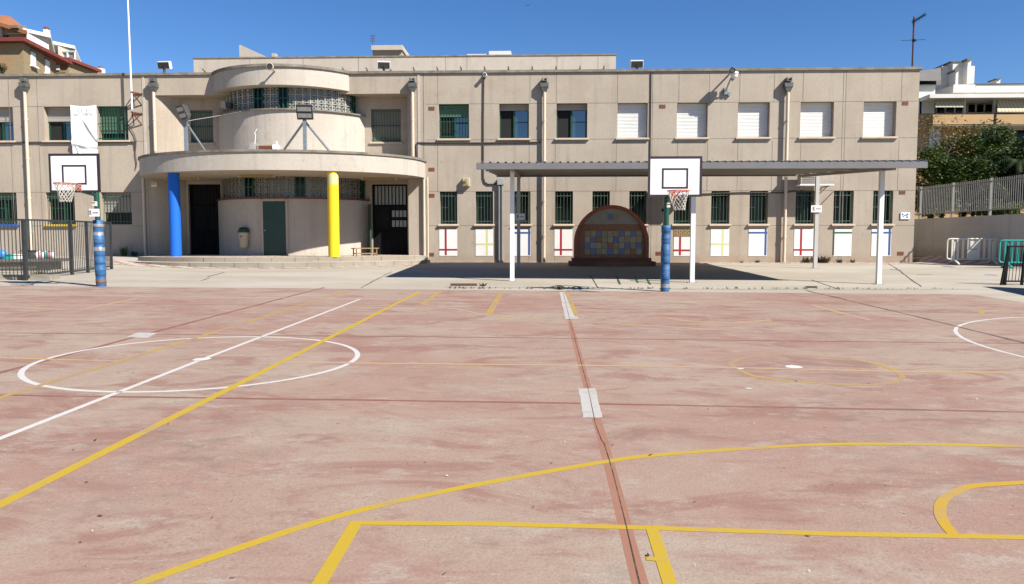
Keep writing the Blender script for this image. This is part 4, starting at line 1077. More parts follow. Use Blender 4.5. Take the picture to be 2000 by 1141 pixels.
# crowd barriers
def barrier(c, rot, m_, label):
    o = thing('crowd_barrier', (0,0,0), label, 'barrier', 'plastic crowd barriers by the retaining wall')
    w, h, zb = 1.86, .96, .20
    m = MB(); r = .09; loop = []
    for cx_, cz_, a0 in ((w/2-r,h-r,0),(-w/2+r,h-r,90),(-w/2+r,zb+r,180),(w/2-r,zb+r,270)):
        for i in range(5): a = R(a0+i*22.5); loop.append((cx_+r*math.cos(a),0,cz_+r*math.sin(a)))
    m.tube(loop, .030, 8, True); m.build('outer_frame', m_, o)
    m = MB()
    for i in range(9):
        x = -w/2+w*(i+1)/10
        if abs(x) < .1: continue
        m.box(x-.036,x+.036,-.016,.016,zb+.02,h-.02)
    m.build('slats', m_, o)
    m = MB(); m.box(-.155,.155,-.024,.024,h-.36,h-.07); m.box(-.155,.155,-.020,.020,zb+.02,h-.40); m.build('centre_panel', m_, o)
    for s in (-.68,.68):
        f = MB(); f.bar((s,0,h-.1),(s,0,.18),.05,.05,up=(0,1,0)); f.bar((s,0,.2),(s+.05,-.34,.02),.06,.045); f.bar((s,0,.2),(s-.05,.34,.02),.06,.045); f.build('foot', m_, o)
    o.location = c; o.rotation_euler = (0,0,rot); return o
c = P(1901,500,28.7); c.z = GZ(c.x, c.y); barrier(c, R(-5), 'barrier', 'cream white plastic crowd barrier in front of the retaining wall')
c = P(2012,500,26.4); c.z = GZ(c.x, c.y); barrier(c, R(-14), 'teal', 'teal plastic crowd barrier behind the low black fence')

# arched tile mural ---------------------------------------------------------
ym = 28.15; xa, xb = P(1122,450,ym).x, P(1268,450,ym).x; xc = (xa+xb)/2; rw_ = (xb-xa)/2; ztop = P(1195,400.5,ym).z; zpl = P(1195,505,ym).z
mu = thing('arch_mural', (xc, ym, GZ(xc,28)), 'arched brick framed monument with coloured tile panel in the shade of the shelter', 'monument')
zs = ztop-rw_*1.02
def arch(r, zb0, n=26): return [(xc-r, zb0)] + [(xc-r*math.cos(math.pi*i/n), zs+r*1.02*math.sin(math.pi*i/n)) for i in range(n+1)] + [(xc+r, zb0)]
A, B = arch(rw_, zpl-.1), arch(rw_-.13, zpl-.1)
m = MB()
for i in range(len(A)-1): m.xz([A[i],A[i+1],B[i+1],B[i]][::1], ym, ym+.55)
recalc(m.build('brick_arch', 'brick_red', mu))
m = MB(); m.xz(B[::-1], ym+.10, ym+.52); recalc(m.build('back_panel', 'mural_ground', mu))
def ph(px, y): p = P(px, y, ym+.1); return p.x, p.z
m = MB(); r = rw_-.131; zb1 = ph(1195,438)[1]
pts = [(xc-math.sqrt(max(0,r*r-((zb1-zs)/1.02)**2))+.0, zb1)]
th0 = math.asin((zb1-zs)/1.02/r)
pts = [(xc-r*math.cos(th0+(math.pi-2*th0)*i/24), zs+r*1.02*math.sin(th0+(math.pi-2*th0)*i/24)) for i in range(25)]
m.xz(pts[::-1], ym+.085, ym+.101); recalc(m.build('lunette', 'mural_grey', mu))
t0, t1 = ph(1142,451), ph(1253,497); nx, ny = 10, 4; w = (t1[0]-t0[0])/nx; h = (t0[1]-t1[1])/ny
blue = {(2,0),(6,0),(8,0),(1,1),(5,1),(0,2),(7,2),(9,2),(1,3),(4,3),(6,3)}; redc = {(2,1),(4,2),(8,3)}
m = MB(); rr = random.Random(4)
for i in range(nx):
    for j in range(ny):
        m.cur = 0 if (i,j) in blue else 1 if (i,j) in redc else rr.choice((2,3,4))
        x = t0[0]+i*w; z = t0[1]-(j+1)*h; m.box(x+.008,x+w-.008,ym+.082,ym+.10,z+.008,z+h-.008)
m.build('tile_panel', ['tile_blue','tile_red','tile_ochre','tile_cream','tile_sand'], mu)
for px, k in ((1192,'tile_blue'),(1203,'tile_ochre')): p = ph(px,424); m = MB(); m.box(p[0]-.095,p[0]+.095,ym+.075,ym+.09,p[1]-.11,p[1]+.11); m.build('lunette_tile', k, mu)
m = MB(); xl, xr = P(1112,515,27.6).x, P(1281,515,27.6).x; zg = GZ(xc,27.6)
m.box(xl, xr, 27.6, ym+.6, zg-.05, zg+.17); m.box(xl+.12, xr-.12, 27.85, ym+.58, zg+.1701, zpl+.02); m.build('plinth', 'plinth_brick', mu)

# wall fixtures -------------------------------------------------------------
def fixture(name, px, y, Y, label, cat): c = P(px, y, Y); return thing(name, c, label, cat), c
o, c = fixture('alarm_box', 911, 356, D-.02, 'cream alarm box with tan siren on the wall above the ground floor windows', 'alarm')
m = MB(); m.prism([(c.x-.13,c.y-.18),(c.x+.13,c.y-.18),(c.x+.15,c.y+.02),(c.x-.15,c.y+.02)], c.z-.17, c.z+.17); m.build('housing', 'cream', o)
m = MB(); m.cyl((c.x,c.y-.24,c.z+.05),(c.x,c.y-.17,c.z+.05),.07); m.box(c.x-.09,c.x+.09,c.y-.2,c.y-.17,c.z-.13,c.z-.05); m.build('siren', 'lamp_tan', o)
o, c = fixture('junction_box', 978, 355.5, D-.02, 'grey electric box with thick pipes running down to the ground', 'electric box')
m = MB(); m.box(c.x-.13,c.x+.13,c.y-.14,c.y+.02,c.z-.12,c.z+.12); m.build('case', 'grey', o)
for dx in (-.07,.06): m = MB(); m.cyl((c.x+dx,c.y-.06,c.z-.12),(c.x+dx,c.y-.06,.45),.05,n=12); m.build('conduit', 'fence_grey' if dx > 0 else 'canopy', o)
def aircon(xa, xb, ya, yb, label):
    a, b = P(xa,yb,D-.75), P(xb,ya,D-.75); o = thing('air_conditioner', ((a.x+b.x)/2,D-.5,a.z), label, 'air conditioner', 'outdoor air conditioners on the facade')
    m = MB(); m.box(a.x,b.x,D-.75,D-.33,a.z,b.z); m.build('case', 'wall_pale', o)
    g = MB(); w = b.x-a.x
    for i in range(10): z = a.z+.05+(b.z-a.z-.1)*i/9; g.box(a.x+.06,a.x+w*.42,D-.765,D-.749,z,z+.02)
    g.build('grille', 'canopy', o)
    s = MB(); s.box(a.x-.04,b.x+.02,D-.78,D-.3,a.z-.05,a.z-.002); 
    s.build('tray', 'white', o)
    k = MB()
    for x in (a.x+.15,b.x-.15): k.bar((x,D-.7,a.z-.07),(x,D,a.z-.07),.04); k.bar((x,D-.45,a.z-.09),(x,D-.01,a.z-.22),.03)
    k.build('bracket', 'grey', o); return o
aircon(1564,1629,322,360,'air conditioner on the wall under the right end of the metal shelter')
aircon(1300,1352,340,376,'air conditioner on the wall hidden behind the white hoop backboard')
def dome_lamp(px, y, label):
    c = P(px, y, D-.55); o = thing('dome_camera', c, label, 'camera')
    m = MB(); m.sphere((c.x,c.y,c.z), .135, 10); m.build('dome', 'board', o)
    m = MB(); m.lathe((c.x,c.y,c.z), [(.02,.16),(.15,.12),(.16,.03),(.137,.02)], 18); m.build('cap', 'white', o)
    w = P(1417,178,D-.02); m = MB(); m.tube([(c.x,c.y,c.z-.1),(c.x-.06,c.y+.02,c.z-.22),(w.x+.12,D-.42,w.z+.45),(w.x+.03,D-.32,w.z+.2),(w.x,D-.2,w.z+.03),(w.x,D,w.z)], .028); m.build('arm', 'grey', o)
    m = MB(); m.box(w.x-.07,w.x+.07,D-.12,D,w.z-.15,w.z+.12); m.box(w.x+.09,w.x+.17,D-.1,D,w.z-.2,w.z-.05); m.build('wall_box', 'galv', o)
dome_lamp(1434, 147, 'white dome camera on curved arm at the top of the facade')
def spot(px, y, Y, Yw, label, r=.13):
    c = P(px, y, Y); o = thing('wall_spotlight', c, label, 'lamp')
    m = MB(); m.lathe((0,0,0), [(.02,.14),(.09,.12),(r,-.02),(r*1.08,-.1),(r*.9,-.1)], 16); m.v = [(c.x+v[0], c.y+v[2], c.z+v[1]) for v in m.v]; m.build('housing', 'cream' if r > .12 else 'lamp_house' if r > .1 else 'board', o)
    m = MB(); m.cyl((c.x,c.y-.085,c.z),(c.x,c.y-.07,c.z),r*.86,n=16); m.build('lens', 'lamp_house', o)
    m = MB(); m.bar((c.x,c.y+.1,c.z-.02),(c.x,Yw,c.z-.06),.05); m.build('arm', 'grey', o)
spot(528.5, 131, 28.75, 29.25, 'round spotlight on the rim of the upper drum')
spot(1430, 138, D-.62, D, 'dark round spotlight directly above the white dome camera', .11)
spot(947, 146.5, D-.16, D, 'tiny white camera at the top of the thin brown conduit', .07)
def floodlight(px, y, base_y, Y, yaw, label):
    c = P(px, y, Y); b = P(px, base_y, Y); o = thing('roof_floodlight', b, label, 'floodlight', 'floodlights on the roof edge')
    d = Vector((math.sin(yaw), -math.cos(yaw), -.35)).normalized(); s = Vector((math.cos(yaw), math.sin(yaw), 0)); u = s.cross(d)*-1
    if u.z < 0: u = -u
    m = MB(); m.obox(c+d*-.02, s*.26, d*.10, u*.15); m.obox(c-d*.14, s*.17, d*.05, u*.10); m.build('housing', 'board', o)
    m = MB(); m.obox(c+d*.085, s*.235, d*.006, u*.125); m.build('lens', 'lamp_house', o)
    m = MB(); m.cyl((b.x,b.y,b.z-.1),(b.x,b.y,c.z-.08),.05); m.cyl((b.x,b.y,c.z-.2),(b.x,b.y,c.z-.08),.05,.10); m.build('mount', 'lamp_house', o)
floodlight(321, 127.5, 142, 31.6, R(-2), 'roof floodlight at the left end beside the flagpole')
floodlight(750, 127.5, 142, 31.6, R(10), 'roof floodlight below the roof vent right of the drum')
floodlight(1244, 125.5, 138, 31.6, R(0), 'roof floodlight beside the right end of the upper storey')
def mast(px, Y, ytop, struts, hx, hy, yaw, label):
    b = P(px, 293, Y); b.z = ZSL1; o = thing('floodlight_mast', b, label, 'floodlight', 'twin floodlights on the entrance slab')
    t = P(px, ytop, Y); m = MB(); m.bar((b.x,b.y,b.z),(b.x,b.y,t.z),.115,.115,up=(0,1,0)); m.build('post', 'galv', o)
    for sx, sy in struts:
        e_ = P(sx, 292, sy); m = MB(); m.bar((b.x,b.y,t.z-.05),(e_.x,sy,ZSL1),.06,.06); m.build('strut', 'galv', o)
    c = P(hx, hy, Y-.15); d = Vector((math.sin(yaw), -math.cos(yaw), -.45)).normalized(); s = Vector((math.cos(yaw), math.sin(yaw), 0)); u = d.cross(s); u = u if u.z > 0 else -u
    h = MB(); h.obox(c, s*.29, d*.05, u*.27); h.obox(c-d*.1, s*.22, d*.06, u*.2); hh = h.build('lamp_head', 'lamp_house', o)
    l = MB()
    for k in (-.12,.12): l.obox(c+d*.056+u*k, s*.25, d*.008, u*.075)
    l.build('lens', 'lens', hh)
    y_ = MB(); 
    for k in (-1,1): y_.bar(c+s*.31*k, Vector((b.x,b.y,t.z))+s*.25*k*.6, .03)
    y_.bar(c+s*.31-u*.1, c-s*.31-u*.1-d*.12, .03); y_.bar(Vector((b.x,b.y,t.z-.02)), c-d*.05-u*.2, .06); y_.build('yoke', 'galv', o)
mast(364, 28.9, 236, [(415,30.2)], 357, 219, R(-40), 'twin floodlight on braced post at the left of the slab above the blue column')
mast(596, 27.9, 234, [(541,29.3),(656,29.3)], 595, 219, R(5), 'twin floodlight on braced post in front of the upper drum')
o, c = fixture('drum_camera', 444, 206, 30.35, 'small camera on the sill of the upper drum at its left end', 'camera')
m = MB(); m.box(c.x-.2,c.x,c.y-.2,c.y+.1,c.z-.12,c.z+.12); m.build('housing', 'wall_pale', o); m = MB(); m.box(c.x+.002,c.x+.2,c.y-.16,c.y+.1,c.z-.1,c.z+.1); m.build('lens_block', 'lamp_house', o)
o, c = fixture('router_box', 495, 286, 29.45, 'white router box with small aerial at the foot of the drum', 'box')
m = MB(); m.box(c.x-.1,c.x+.06,c.y-.12,c.y+.3,ZSL1,c.z+.14); m.build('case', 'grey', o); m = MB(); m.tube([(c.x+.06,c.y,c.z+.1),(c.x+.1,c.y,c.z+.45),(c.x+.05,c.y,c.z+.5),(c.x+.16,c.y,c.z+.68)], .015); m.build('aerial', 'white', o)
o, c = fixture('vent_hatch', 519, 288, 29.62, 'low brown hatch at the foot of the upper drum', 'hatch')
m = MB(); m.box(c.x-.32,c.x+.32,c.y-.05,c.y+.3,ZSL1,c.z+.13); m.build('hatch_frame', 'wall_pale', o); m = MB(); m.box(c.x-.27,c.x+.27,c.y-.058,c.y-.04,ZSL1+.01,c.z+.06); m.build('hatch_door', 'rust', o)
o, c = fixture('socket_box', 538, 287, 29.45, 'small white box beside the hatch under the drum', 'box')
m = MB(); m.box(c.x-.09,c.x+.09,c.y-.1,c.y+.3,ZSL1,c.z+.08); m.cyl((c.x+.04,c.y,c.z+.08),(c.x+.04,c.y,c.z+.2),.04); m.build('case', 'white', o)
m = MB(); m.tube([P(366,237,28.7), P(380,234,28.95), P(430,226,29.9), P(470,218,29.58)], .012); tag(m.build('power_cable', 'grey', None, P(366,237,28.7)), 'thin cable sagging from left twin floodlight to the drum sill', 'cable')
# flagpole
o, c = fixture('flagpole', 258, 214, D-.42, 'thin white flagpole held by two rusty brackets on the facade', 'flagpole')
t = P(250.5, -60, D-.42); m = MB(); m.cyl(c, (c.x-.03,t.y,t.z), .038, .030, n=12); m.build('pole', 'white', o)
for y_ in (180, 219):
    b = P(258, y_, D-.42); m = MB()
    for s in (-.16,.16): m.bar((b.x+s,D,b.z),(b.x,D-.5,b.z),.035); m.bar((b.x+s,D,b.z-.45),(b.x,D-.42,b.z-.02),.035)
    m.bar((b.x-.2,D-.02,b.z),(b.x+.22,D-.02,b.z),.05); m.build('bracket', 'rust', o)
m = MB(); m.tube([P(x,y_,D-.05) for x,y_ in ((250,243),(262,262),(266,275),(264,300),(267,318),(265,330))], .016); m.build('cable', 'cable', o)
# banner
o, c = fixture('fabric_banner', 163, 205, D-.16, 'long white cloth banner with grey lettering hanging between the upper windows', 'banner')
m = MB(); nx, nz = 26, 60; tl, tr_, bl, br_ = P(137,205,D-.15), P(188,205,D-.15), P(142,304,D-.15), P(191,304,D-.15)
vs = []
for j in range(nz+1):
    for i in range(nx+1):
        u, v_ = i/nx, j/nz; p = tl.lerp(tr_, u).lerp(bl.lerp(br_, u), v_)
        p.z -= .05*math.sin(math.pi*u)*(1-v_)**4
        y_ = .018*math.sin(u*7+v_*4)*ss(.22,.4,v_) + .05*math.exp(-((u-.45-.55*(v_-.25)/.45)/.06)**2)*ss(.2,.4,v_)*(1-ss(.7,.75,v_)) + .045*math.exp(-((v_-.77-.06*u)/.035)**2) + .04*math.exp(-((v_-.72-.22*u)/.03)**2)*(1-u) + .04*math.exp(-((u-.2-.6*(v_-.85))/.05)**2)*ss(.78,.85,v_)
        vs.append((p.x, p.y-y_, p.z))
m.smooth = True; m.add(vs, [(j*(nx+1)+i,(j+1)*(nx+1)+i,(j+1)*(nx+1)+i+1,j*(nx+1)+i+1) for j in range(nz) for i in range(nx)])
m.build('cloth', 'cloth', o)
p = P(161.5, 217, D-.154); text('lettering', 'C.E.I.P.', .17, p, 'ink_faint', o)
m = MB(); rr = random.Random(11); y0 = D-.156
for a, b in ((144.5,158.5),(161.5,184.5)):
    x = P(a,223.5,D-.155).x; xe = P(b,223.5,D-.155).x; z = P(150,223.5,D-.155).z
    while x < xe:
        w = .035; m.box(x,x+.011,y0,y0+.004,z-.045,z+.045)
        if rr.random() < .7: m.box(x+.011,x+w,y0,y0+.004,z+(.03 if rr.random() < .5 else -.045),z+(.045 if rr.random() < .3 else .0))
        x += w+.018
m.build('lettering', 'ink_faint', o)
# ceiling lights under the slab
for px, lab in ((357,'cream tube light under the slab beside the blue column'), (502,'cream tube light under the slab above the drum windows'), (741,'cream tube light under the slab by the right entrance door')):
    y_, Y = {357:(347,29.9), 502:(342,28.7), 741:(348.5,30.2)}[px]; c = P(px, y_, Y); o = thing('ceiling_light', (c.x,Y,ZSL0), lab, 'light', 'tube lights under the entrance slab')
    m = MB(); m.box(c.x-.68,c.x+.68,Y-.09,Y+.09,ZSL0-.10,ZSL0-.002); m.build('diffuser', 'lamp_tan', o); m = MB()
    for s in (-.70,.66): m.box(c.x+s,c.x+s+.04,Y-.10,Y+.10,ZSL0-.11,ZSL0-.0015)
    m.build('end_cap', 'cream', o)
o, c = fixture('door_plaque', 302, 361, D+.04, 'small cream plaque on the entrance wall behind the blue column', 'plaque')
m = MB(); m.box(c.x-.14,c.x+.14,c.y-.05,c.y+.1,c.z-.11,c.z+.11); m.build('plate', 'cream', o); m = MB(); m.box(c.x-.11,c.x+.11,c.y-.054,c.y-.048,c.z-.07,c.z-.02); m.build('lettering', 'white', o)
# litter bin on the drum
a = hit_angle(482, 465, cG, rG); q = cp_(a, rG+.17); zt = P(482,444,q[1]).z; zb0 = P(482,484,q[1]).z
o = thing('litter_bin', (q[0],q[1],zb0), 'cream wall mounted litter bin with dark green hooded lid', 'bin')
m = MB(); H = zt-zb0; m.lathe((q[0],q[1],zb0), [(.001,0),(.15,0),(.165,.03),(.205,H*.72),(.21,H*.74),(.19,H*.74)], 22); m.build('bucket', 'cream', o)
m = MB(); m.lathe((q[0],q[1],zb0), [(.222,H*.74),(.226,H*.80),(.215,H*.86)], 22); m.lathe((q[0],q[1]+.03,zb0), [(.19,H*.86),(.18,H*.95),(.1,H),(.001,H)], 22); m.build('lid', 'door_green', o)
m = MB(); m.cyl((q[0]-.02,q[1]-.212,zb0+H*.55),(q[0]-.02,q[1]-.18,zb0+H*.55),.035,n=10); m.build('badge', 'grille', o)
# bench
bA, bB = P(688,480,28.6), P(737,480,29.5); zsb = ZPL+.30
o = thing('wooden_bench', ((bA.x+bB.x)/2,29,ZPL), 'low wooden bench on the platform by the open entrance door', 'bench')
d = Vector((bB.x-bA.x, .75, 0)); dn = d.normalized(); nn = Vector((-dn.y,dn.x,0)); cA = Vector((bA.x,28.7,0))
m = MB(); m.bar(cA+Vector((0,0,zsb)), cA+d+Vector((0,0,zsb)), .28, .035); m.build('seat', 'wood', o)
for t in (.08,.92):
    for s in (-.11,.11): p = cA+d*t+nn*s; m = MB(); m.bar((p.x,p.y,ZPL),(p.x,p.y,zsb-.017),.04,.04,up=(0,1,0)); m.build('leg', 'wood', o)
m = MB(); 
for s in (-.11,.11): p0 = cA+d*.08+nn*s; p1 = cA+d*.92+nn*s; m.bar((p0.x,p0.y,ZPL+.1),(p1.x,p1.y,ZPL+.1),.03,.04)
m.build('stretcher', 'wood', o)
# antennas
def antenna(px, ytop, ybase, Y, label, big):
    b, t = P(px+(-2 if big else 0), ybase, Y), P(px, ytop, Y); o = thing('tv_antenna', b, label, 'antenna'); H = t.z-b.z
    m = MB(); m.cyl((b.x,b.y,b.z-.15),(b.x,b.y,t.z),.038 if big else .015, n=8); m.build('mast', 'rust', o)
    m = MB()
    if big:
        z = t.z-.12; m.bar((b.x-.06,Y,z-.10),(b.x+.26,Y-.4,z+.10),.035)
        for i in range(8): q = Vector((b.x-.06,Y,z-.10)).lerp(Vector((b.x+.26,Y-.4,z+.10)), i/7); m.bar(q+Vector((-.12,-.12,.0)), q+Vector((.12,.12,.0)), .010); m.bar(q+Vector((0,0,-.11)), q+Vector((0,0,.11)), .010)
        z = t.z-H*.48; m.bar((b.x-.5,Y,z),(b.x+.5,Y,z+.03),.014); m.bar((b.x,Y-.3,z-.1),(b.x+.05,Y+.3,z+.1),.02); m.box(b.x-.03,b.x+.07,Y-.05,Y+.05,z-.05,z+.05)
    else:
        for i in range(5): z = t.z-.08*i; m.bar((b.x-.12,Y,z),(b.x+.12,Y,z),.012)
    m.build('aerial_elements', 'black', o)
antenna(1784, 33, 129, 32.5, 'tall rusty television antenna on the roof at the right corner', True)
antenna(728, 69, 88, 38.2, 'small television antenna on the middle roof vent', False)
# drain grates
for (xa, xb, ya, yb), lab, m_ in (((880,932,554.5,558.5),'rusty drain grate in the concrete left of the shelter post','rust'), ((1573,1597,560,562.5),'pale drain grate in the concrete strip right of the hoop','hopper')):
    q = [G(xa,yb),G(xb,yb),G(xb,ya),G(xa,ya)]; c = sum(q, Vector())/4; o = thing('drain_grate', c, lab, 'drain'); m = MB()
    m.add([(v.x,v.y,v.z+.008) for v in q], [(0,1,2,3)]); m.build('grate_plate', m_, o); m = MB(); n = 14
    for i in range(1, n): a_, b_ = q[0].lerp(q[1], i/n), q[3].lerp(q[2], i/n); m.bar((a_.x,a_.y,a_.z+.012),(b_.x,b_.y,b_.z+.012),.02,.008)
    m.build('grate_bars', 'cable', o)
# planter table with classroom clutter behind the left fence
zt = GZ(-15,22.5); pA, pB = P(-70,505,22.0), P(126,503,23.4)
o = thing('stone_table', (pB.x,23,GZ(pB.x,23)), 'long low concrete table with dark top behind the dark fence', 'table')
ztop = P(60,506,22.6).z
m = MB(); m.prism([(pA.x,21.6),(pB.x,22.9),(pB.x-.1,24.0),(pA.x,22.8)], ztop-.09, ztop); m.build('table_top', 'step_dark', o)
m = MB(); m.prism([(pA.x,21.9),(pB.x-.25,23.1),(pB.x-.3,23.7),(pA.x,22.5)], GZ(-15,22)-.1, ztop-.0901); m.build('support', 'gutter', o)
m = MB(); m.prism([(pA.x,20.9),(pB.x-.3,22.1),(pB.x-.3,22.5),(pA.x,21.3)], ztop-.28, ztop-.22); m.build('side_bench', 'step_dark', o)
def on_table(px): t = (px+70)/196; Y = 21.95+1.3*t; return P(px, 500, Y).x, Y
X, Y = on_table(2); m = MB(); m.sphere((X,Y,ztop+.14), .17, 8, (1.0,.7,.9)); tag(m.build('blue_bag', 'bag_blue', None, (X,Y,ztop)), 'round blue bag on the concrete table at the left edge', 'bag')
def tray(px, m_, lab):
    X, Y = on_table(px); o = thing('storage_tray', (X,Y,ztop), lab, 'tray', 'storage trays on the concrete table'); m = MB(); m.prism([(X-.17,Y-.12),(X+.17,Y-.12),(X+.17,Y+.12),(X-.17,Y+.12)], ztop+.001, ztop+.12); m.build('tray_body', m_, o)
    m = MB(); m.box(X-.19,X+.19,Y-.14,Y+.14,ztop+.121,ztop+.15); m.build('rim', m_, o)
tray(15, 'teal', 'teal plastic tray on the concrete table beside the blue bag'); tray(31, 'white', 'white plastic tray on the concrete table beside the black crate')
X, Y = on_table(57); o = thing('black_crate', (X,Y,ztop), 'black crate in the middle of the concrete table', 'crate')
m = MB(); m.box(X-.14,X+.14,Y-.12,Y+.12,ztop+.001,ztop+.24); m.build('crate_body', 'lamp_house', o); m = MB(); m.box(X-.155,X+.155,Y-.135,Y+.135,ztop+.241,ztop+.265); m.build('rim', 'black', o)
def bottle(px, m1, m2, lab, h=.24):
    X, Y = on_table(px); o = thing('plastic_bottle', (X,Y,ztop), lab, 'bottle', 'bottles and cups on the concrete table'); m = MB(); m.lathe((X,Y,ztop), [(.001,.001),(.045,.001),(.048,h*.7),(.025,h*.85),(.022,h*.9)], 12); m.build('bottle_body', m1, o)
    m = MB(); m.lathe((X,Y,ztop), [(.028,h*.9),(.028,h),(.001,h)], 12); m.build('cap', m2, o)
for px, a_, b_, lab in ((71.5,'white','bag_purple','white bottle with purple cap beside the black crate'),(77,'pink','white','pale pink bottle with white cap on the concrete table'),(84,'white','frame','white bottle with green cap on the concrete table'),
    (90,'teal','white','teal bottle with white cap on the concrete table'),(96,'pink','red','pink bottle with red cap on the concrete table'),(102,'white','teal','white bottle with teal cap near the end of the concrete table'),(38.5,'wood','terracotta','brown bottle with terracotta cap behind the white tray')): bottle(px, a_, b_, lab)

# weeds ----------------------------------------------------------------------
def tuft(c, r, h, n, m_, label, name='weed_tuft', cat='weeds'):
    m = MB(); rr = random.Random(int(c.x*91+c.y*7))
    for _ in range(n):
        a = rr.random()*6.283; k = rr.random()**.6; b = Vector((c.x+r*.6*k*math.cos(a), c.y+r*.5*k*math.sin(a), c.z)); t = b+Vector((r*.7*k*math.cos(a)+rr.uniform(-.03,.03), r*.6*k*math.sin(a), h*(.35+.65*rr.random())))
        s = Vector((-math.sin(a), math.cos(a), 0))*.014; mid = b.lerp(t,.55)+Vector((0,0,h*.08)); m.add([b-s,b+s,mid+s*1.2,mid-s*1.2,t], [(0,1,2,3),(3,2,4)])
    tag(m.build(name, m_, None, c), label, cat, 'weeds growing along walls and kerbs')
for px, Y, r, h, n, lab in ((1608,30.4,.34,.32,130,'largest dry weed tuft at the wall below the red cross panel'),(1578,30.45,.18,.28,40,'thin weed stalks at the wall left of the rear shelter post'),(1640,30.45,.14,.18,40,'small weed under the green striped panel'),(1480,30.45,.12,.12,30,'tiny weed under the blue striped panel left of the downpipe'),
     (1787,30.9,.22,.2,60,'green weed at the right corner of the building'),(242,30.3,.18,.45,60,'dark upright weed at the wall left of the entrance steps'),(262,30.3,.16,.22,50,'low weed beside the left end of the entrance steps'),(1665,30.4,.12,.16,24,'small weed right of the green striped panel'),(1448,30.45,.10,.10,20,'tiny weed at the wall foot under the yellow striped panel')):
    c = P(px, 505, Y); c.z = GZ(c.x, c.y) if px != 0 else c.z; tuft(c, r, h, n, 'weed' if px != 242 else 'leaf_dark', lab)
for px, y_, r, lab in ((943,559,.10,'small dark weed in the joint beside the drain grate'),(1094,566,.12,'weed at the end of the central seam by the white patch'),(76,541,.25,'weeds under the dark fence near the concrete table')):
    c = G(px, y_); tuft(c, r, r*.9, 26, 'weed', lab)
m = MB(); rr = random.Random(21)
for _ in range(150):
    x = rr.uniform(870,1900); c = G(x, 564.8+rr.uniform(-.7,.7)+max(-2,(x-1380)/1380*2)); a = rr.random()*6.28; r = rr.uniform(.01,.035)
    m.add([(c.x-r,c.y,c.z+.008),(c.x+r,c.y,c.z+.008),(c.x+r*math.cos(a),c.y+.02,c.z+.01+r*1.6)], [(0,1,2)])
tag(m.build('joint_grass', 'weed'), 'sparse dry grass in the joint between court and concrete', 'grass', kind='stuff')
m = MB()
for _ in range(110):
    x, y_ = rr.uniform(0,2000), 590+550*rr.random()**1.3; c = G(x, y_); a = rr.random()*6.28; r = rr.uniform(.004,.011)*(1 if rr.random() < .9 else 1.8); z = c.z+LIFT+.004
    dx, dy = math.cos(a)*r, math.sin(a)*r; m.cur = 0 if rr.random() < .72 else 1
    m.add([(c.x-dx,c.y-dy,z),(c.x+dy*.45,c.y-dx*.45,z+.004),(c.x+dx,c.y+dy,z+.006),(c.x-dy*.45,c.y+dx*.45,z+.002)], [(0,1,2,3)])
tag(m.build('dry_leaves', ['leaf_litter','stain_white']), 'scattered dry leaves and paint flakes on the pink court', 'leaves', kind='stuff')

# trees ------------------------------------------------------------------------
def leaf_cloud(m, c, rad, n, size, rr, droop=0, flat=.6):
    for _ in range(n):
        while True:
            d = Vector((rr.uniform(-1,1), rr.uniform(-1,1), rr.uniform(-1,1)))
            if .25 < d.length < 1: break
        p = Vector(c)+Vector((d.x*rad[0], d.y*rad[1], d.z*rad[2])); a = rr.random()*6.28; s = size*(.6+.8*rr.random())
        t = Vector((math.cos(a), math.sin(a), rr.uniform(-flat,flat)-droop)).normalized()*s; w = t.cross(Vector((rr.uniform(-.5,.5),rr.uniform(-.5,.5),1))).normalized()*s*.42
        m.add([p-t*.5, p+w*.5, p+t*.5, p-w*.5], [(0,1,2,3)])
def tree(px, Y, ytop, ybot, wpx, n, size, m_, label, seed, zb=2.2, blobs=14, lean=0):
    rr = random.Random(seed); top = P(px,ytop,Y).z; bot = P(px,ybot,Y).z; X = P(px,(ytop+ybot)/2,Y).x; W = wpx/FPX*Y/2; H = (top-bot)/2; cz_ = (top+bot)/2
    o = thing('leafy_tree', (X,Y,zb), label, 'tree', 'trees and shrubs behind the railing')
    m = MB(); bl = []
    for i in range(blobs):
        a = rr.random()*6.28; k = rr.random()**.5; zz = rr.uniform(-.9,.9); kk = math.sqrt(max(.1,1-zz*zz)); bl.append(Vector((X+W*.75*k*kk*math.cos(a)+lean*zz, Y+W*.7*k*kk*math.sin(a), cz_+H*.82*zz)))
    for b in bl: s = rr.uniform(.30,.55); leaf_cloud(m, b, (W*s,W*s,H*s*.8), n//blobs, size, rr, .25)
    m.build('crown', m_, o)
    t = MB(); base = Vector((X,Y,zb-.1)); fork = Vector((X+rr.uniform(-.1,.1),Y,max(zb+.3,bot+H*.35))); t.cyl(base, fork, .11, .075, n=9)
    for b in bl[:9]: mid = fork.lerp(b,.5)+Vector((rr.uniform(-.2,.2),rr.uniform(-.2,.2),.1)); t.cyl(fork, mid, .045, .03, n=6); t.cyl(mid, b, .03, .012, n=6)
    t.build('trunk', 'bark', o); return o
tree(1845, 40, 212, 330, 125, 1150, 0.14, 'leaf_yellow', 'sparse yellowing tree behind the railing nearest the school corner', 3, blobs=11)
tree(1905, 42, 240, 400, 165, 21750, 0.19, 'leaf_mid', 'tall bright green tree in the middle behind the railing', 5, blobs=26)
tree(1818, 37.5, 285, 420, 125, 15950, 0.16, 'leaf_mid', 'olive green tree close to the school corner behind the railing', 8, blobs=20)
tree(1975, 38.5, 268, 425, 160, 21750, 0.17, 'leaf_dark', 'dark green tree at the right edge behind the railing', 13, blobs=26)
tree(1885, 37.2, 305, 420, 150, 18850, 0.15, 'leaf_dark', 'dark bushy shrub behind the middle of the railing', 17, blobs=24)
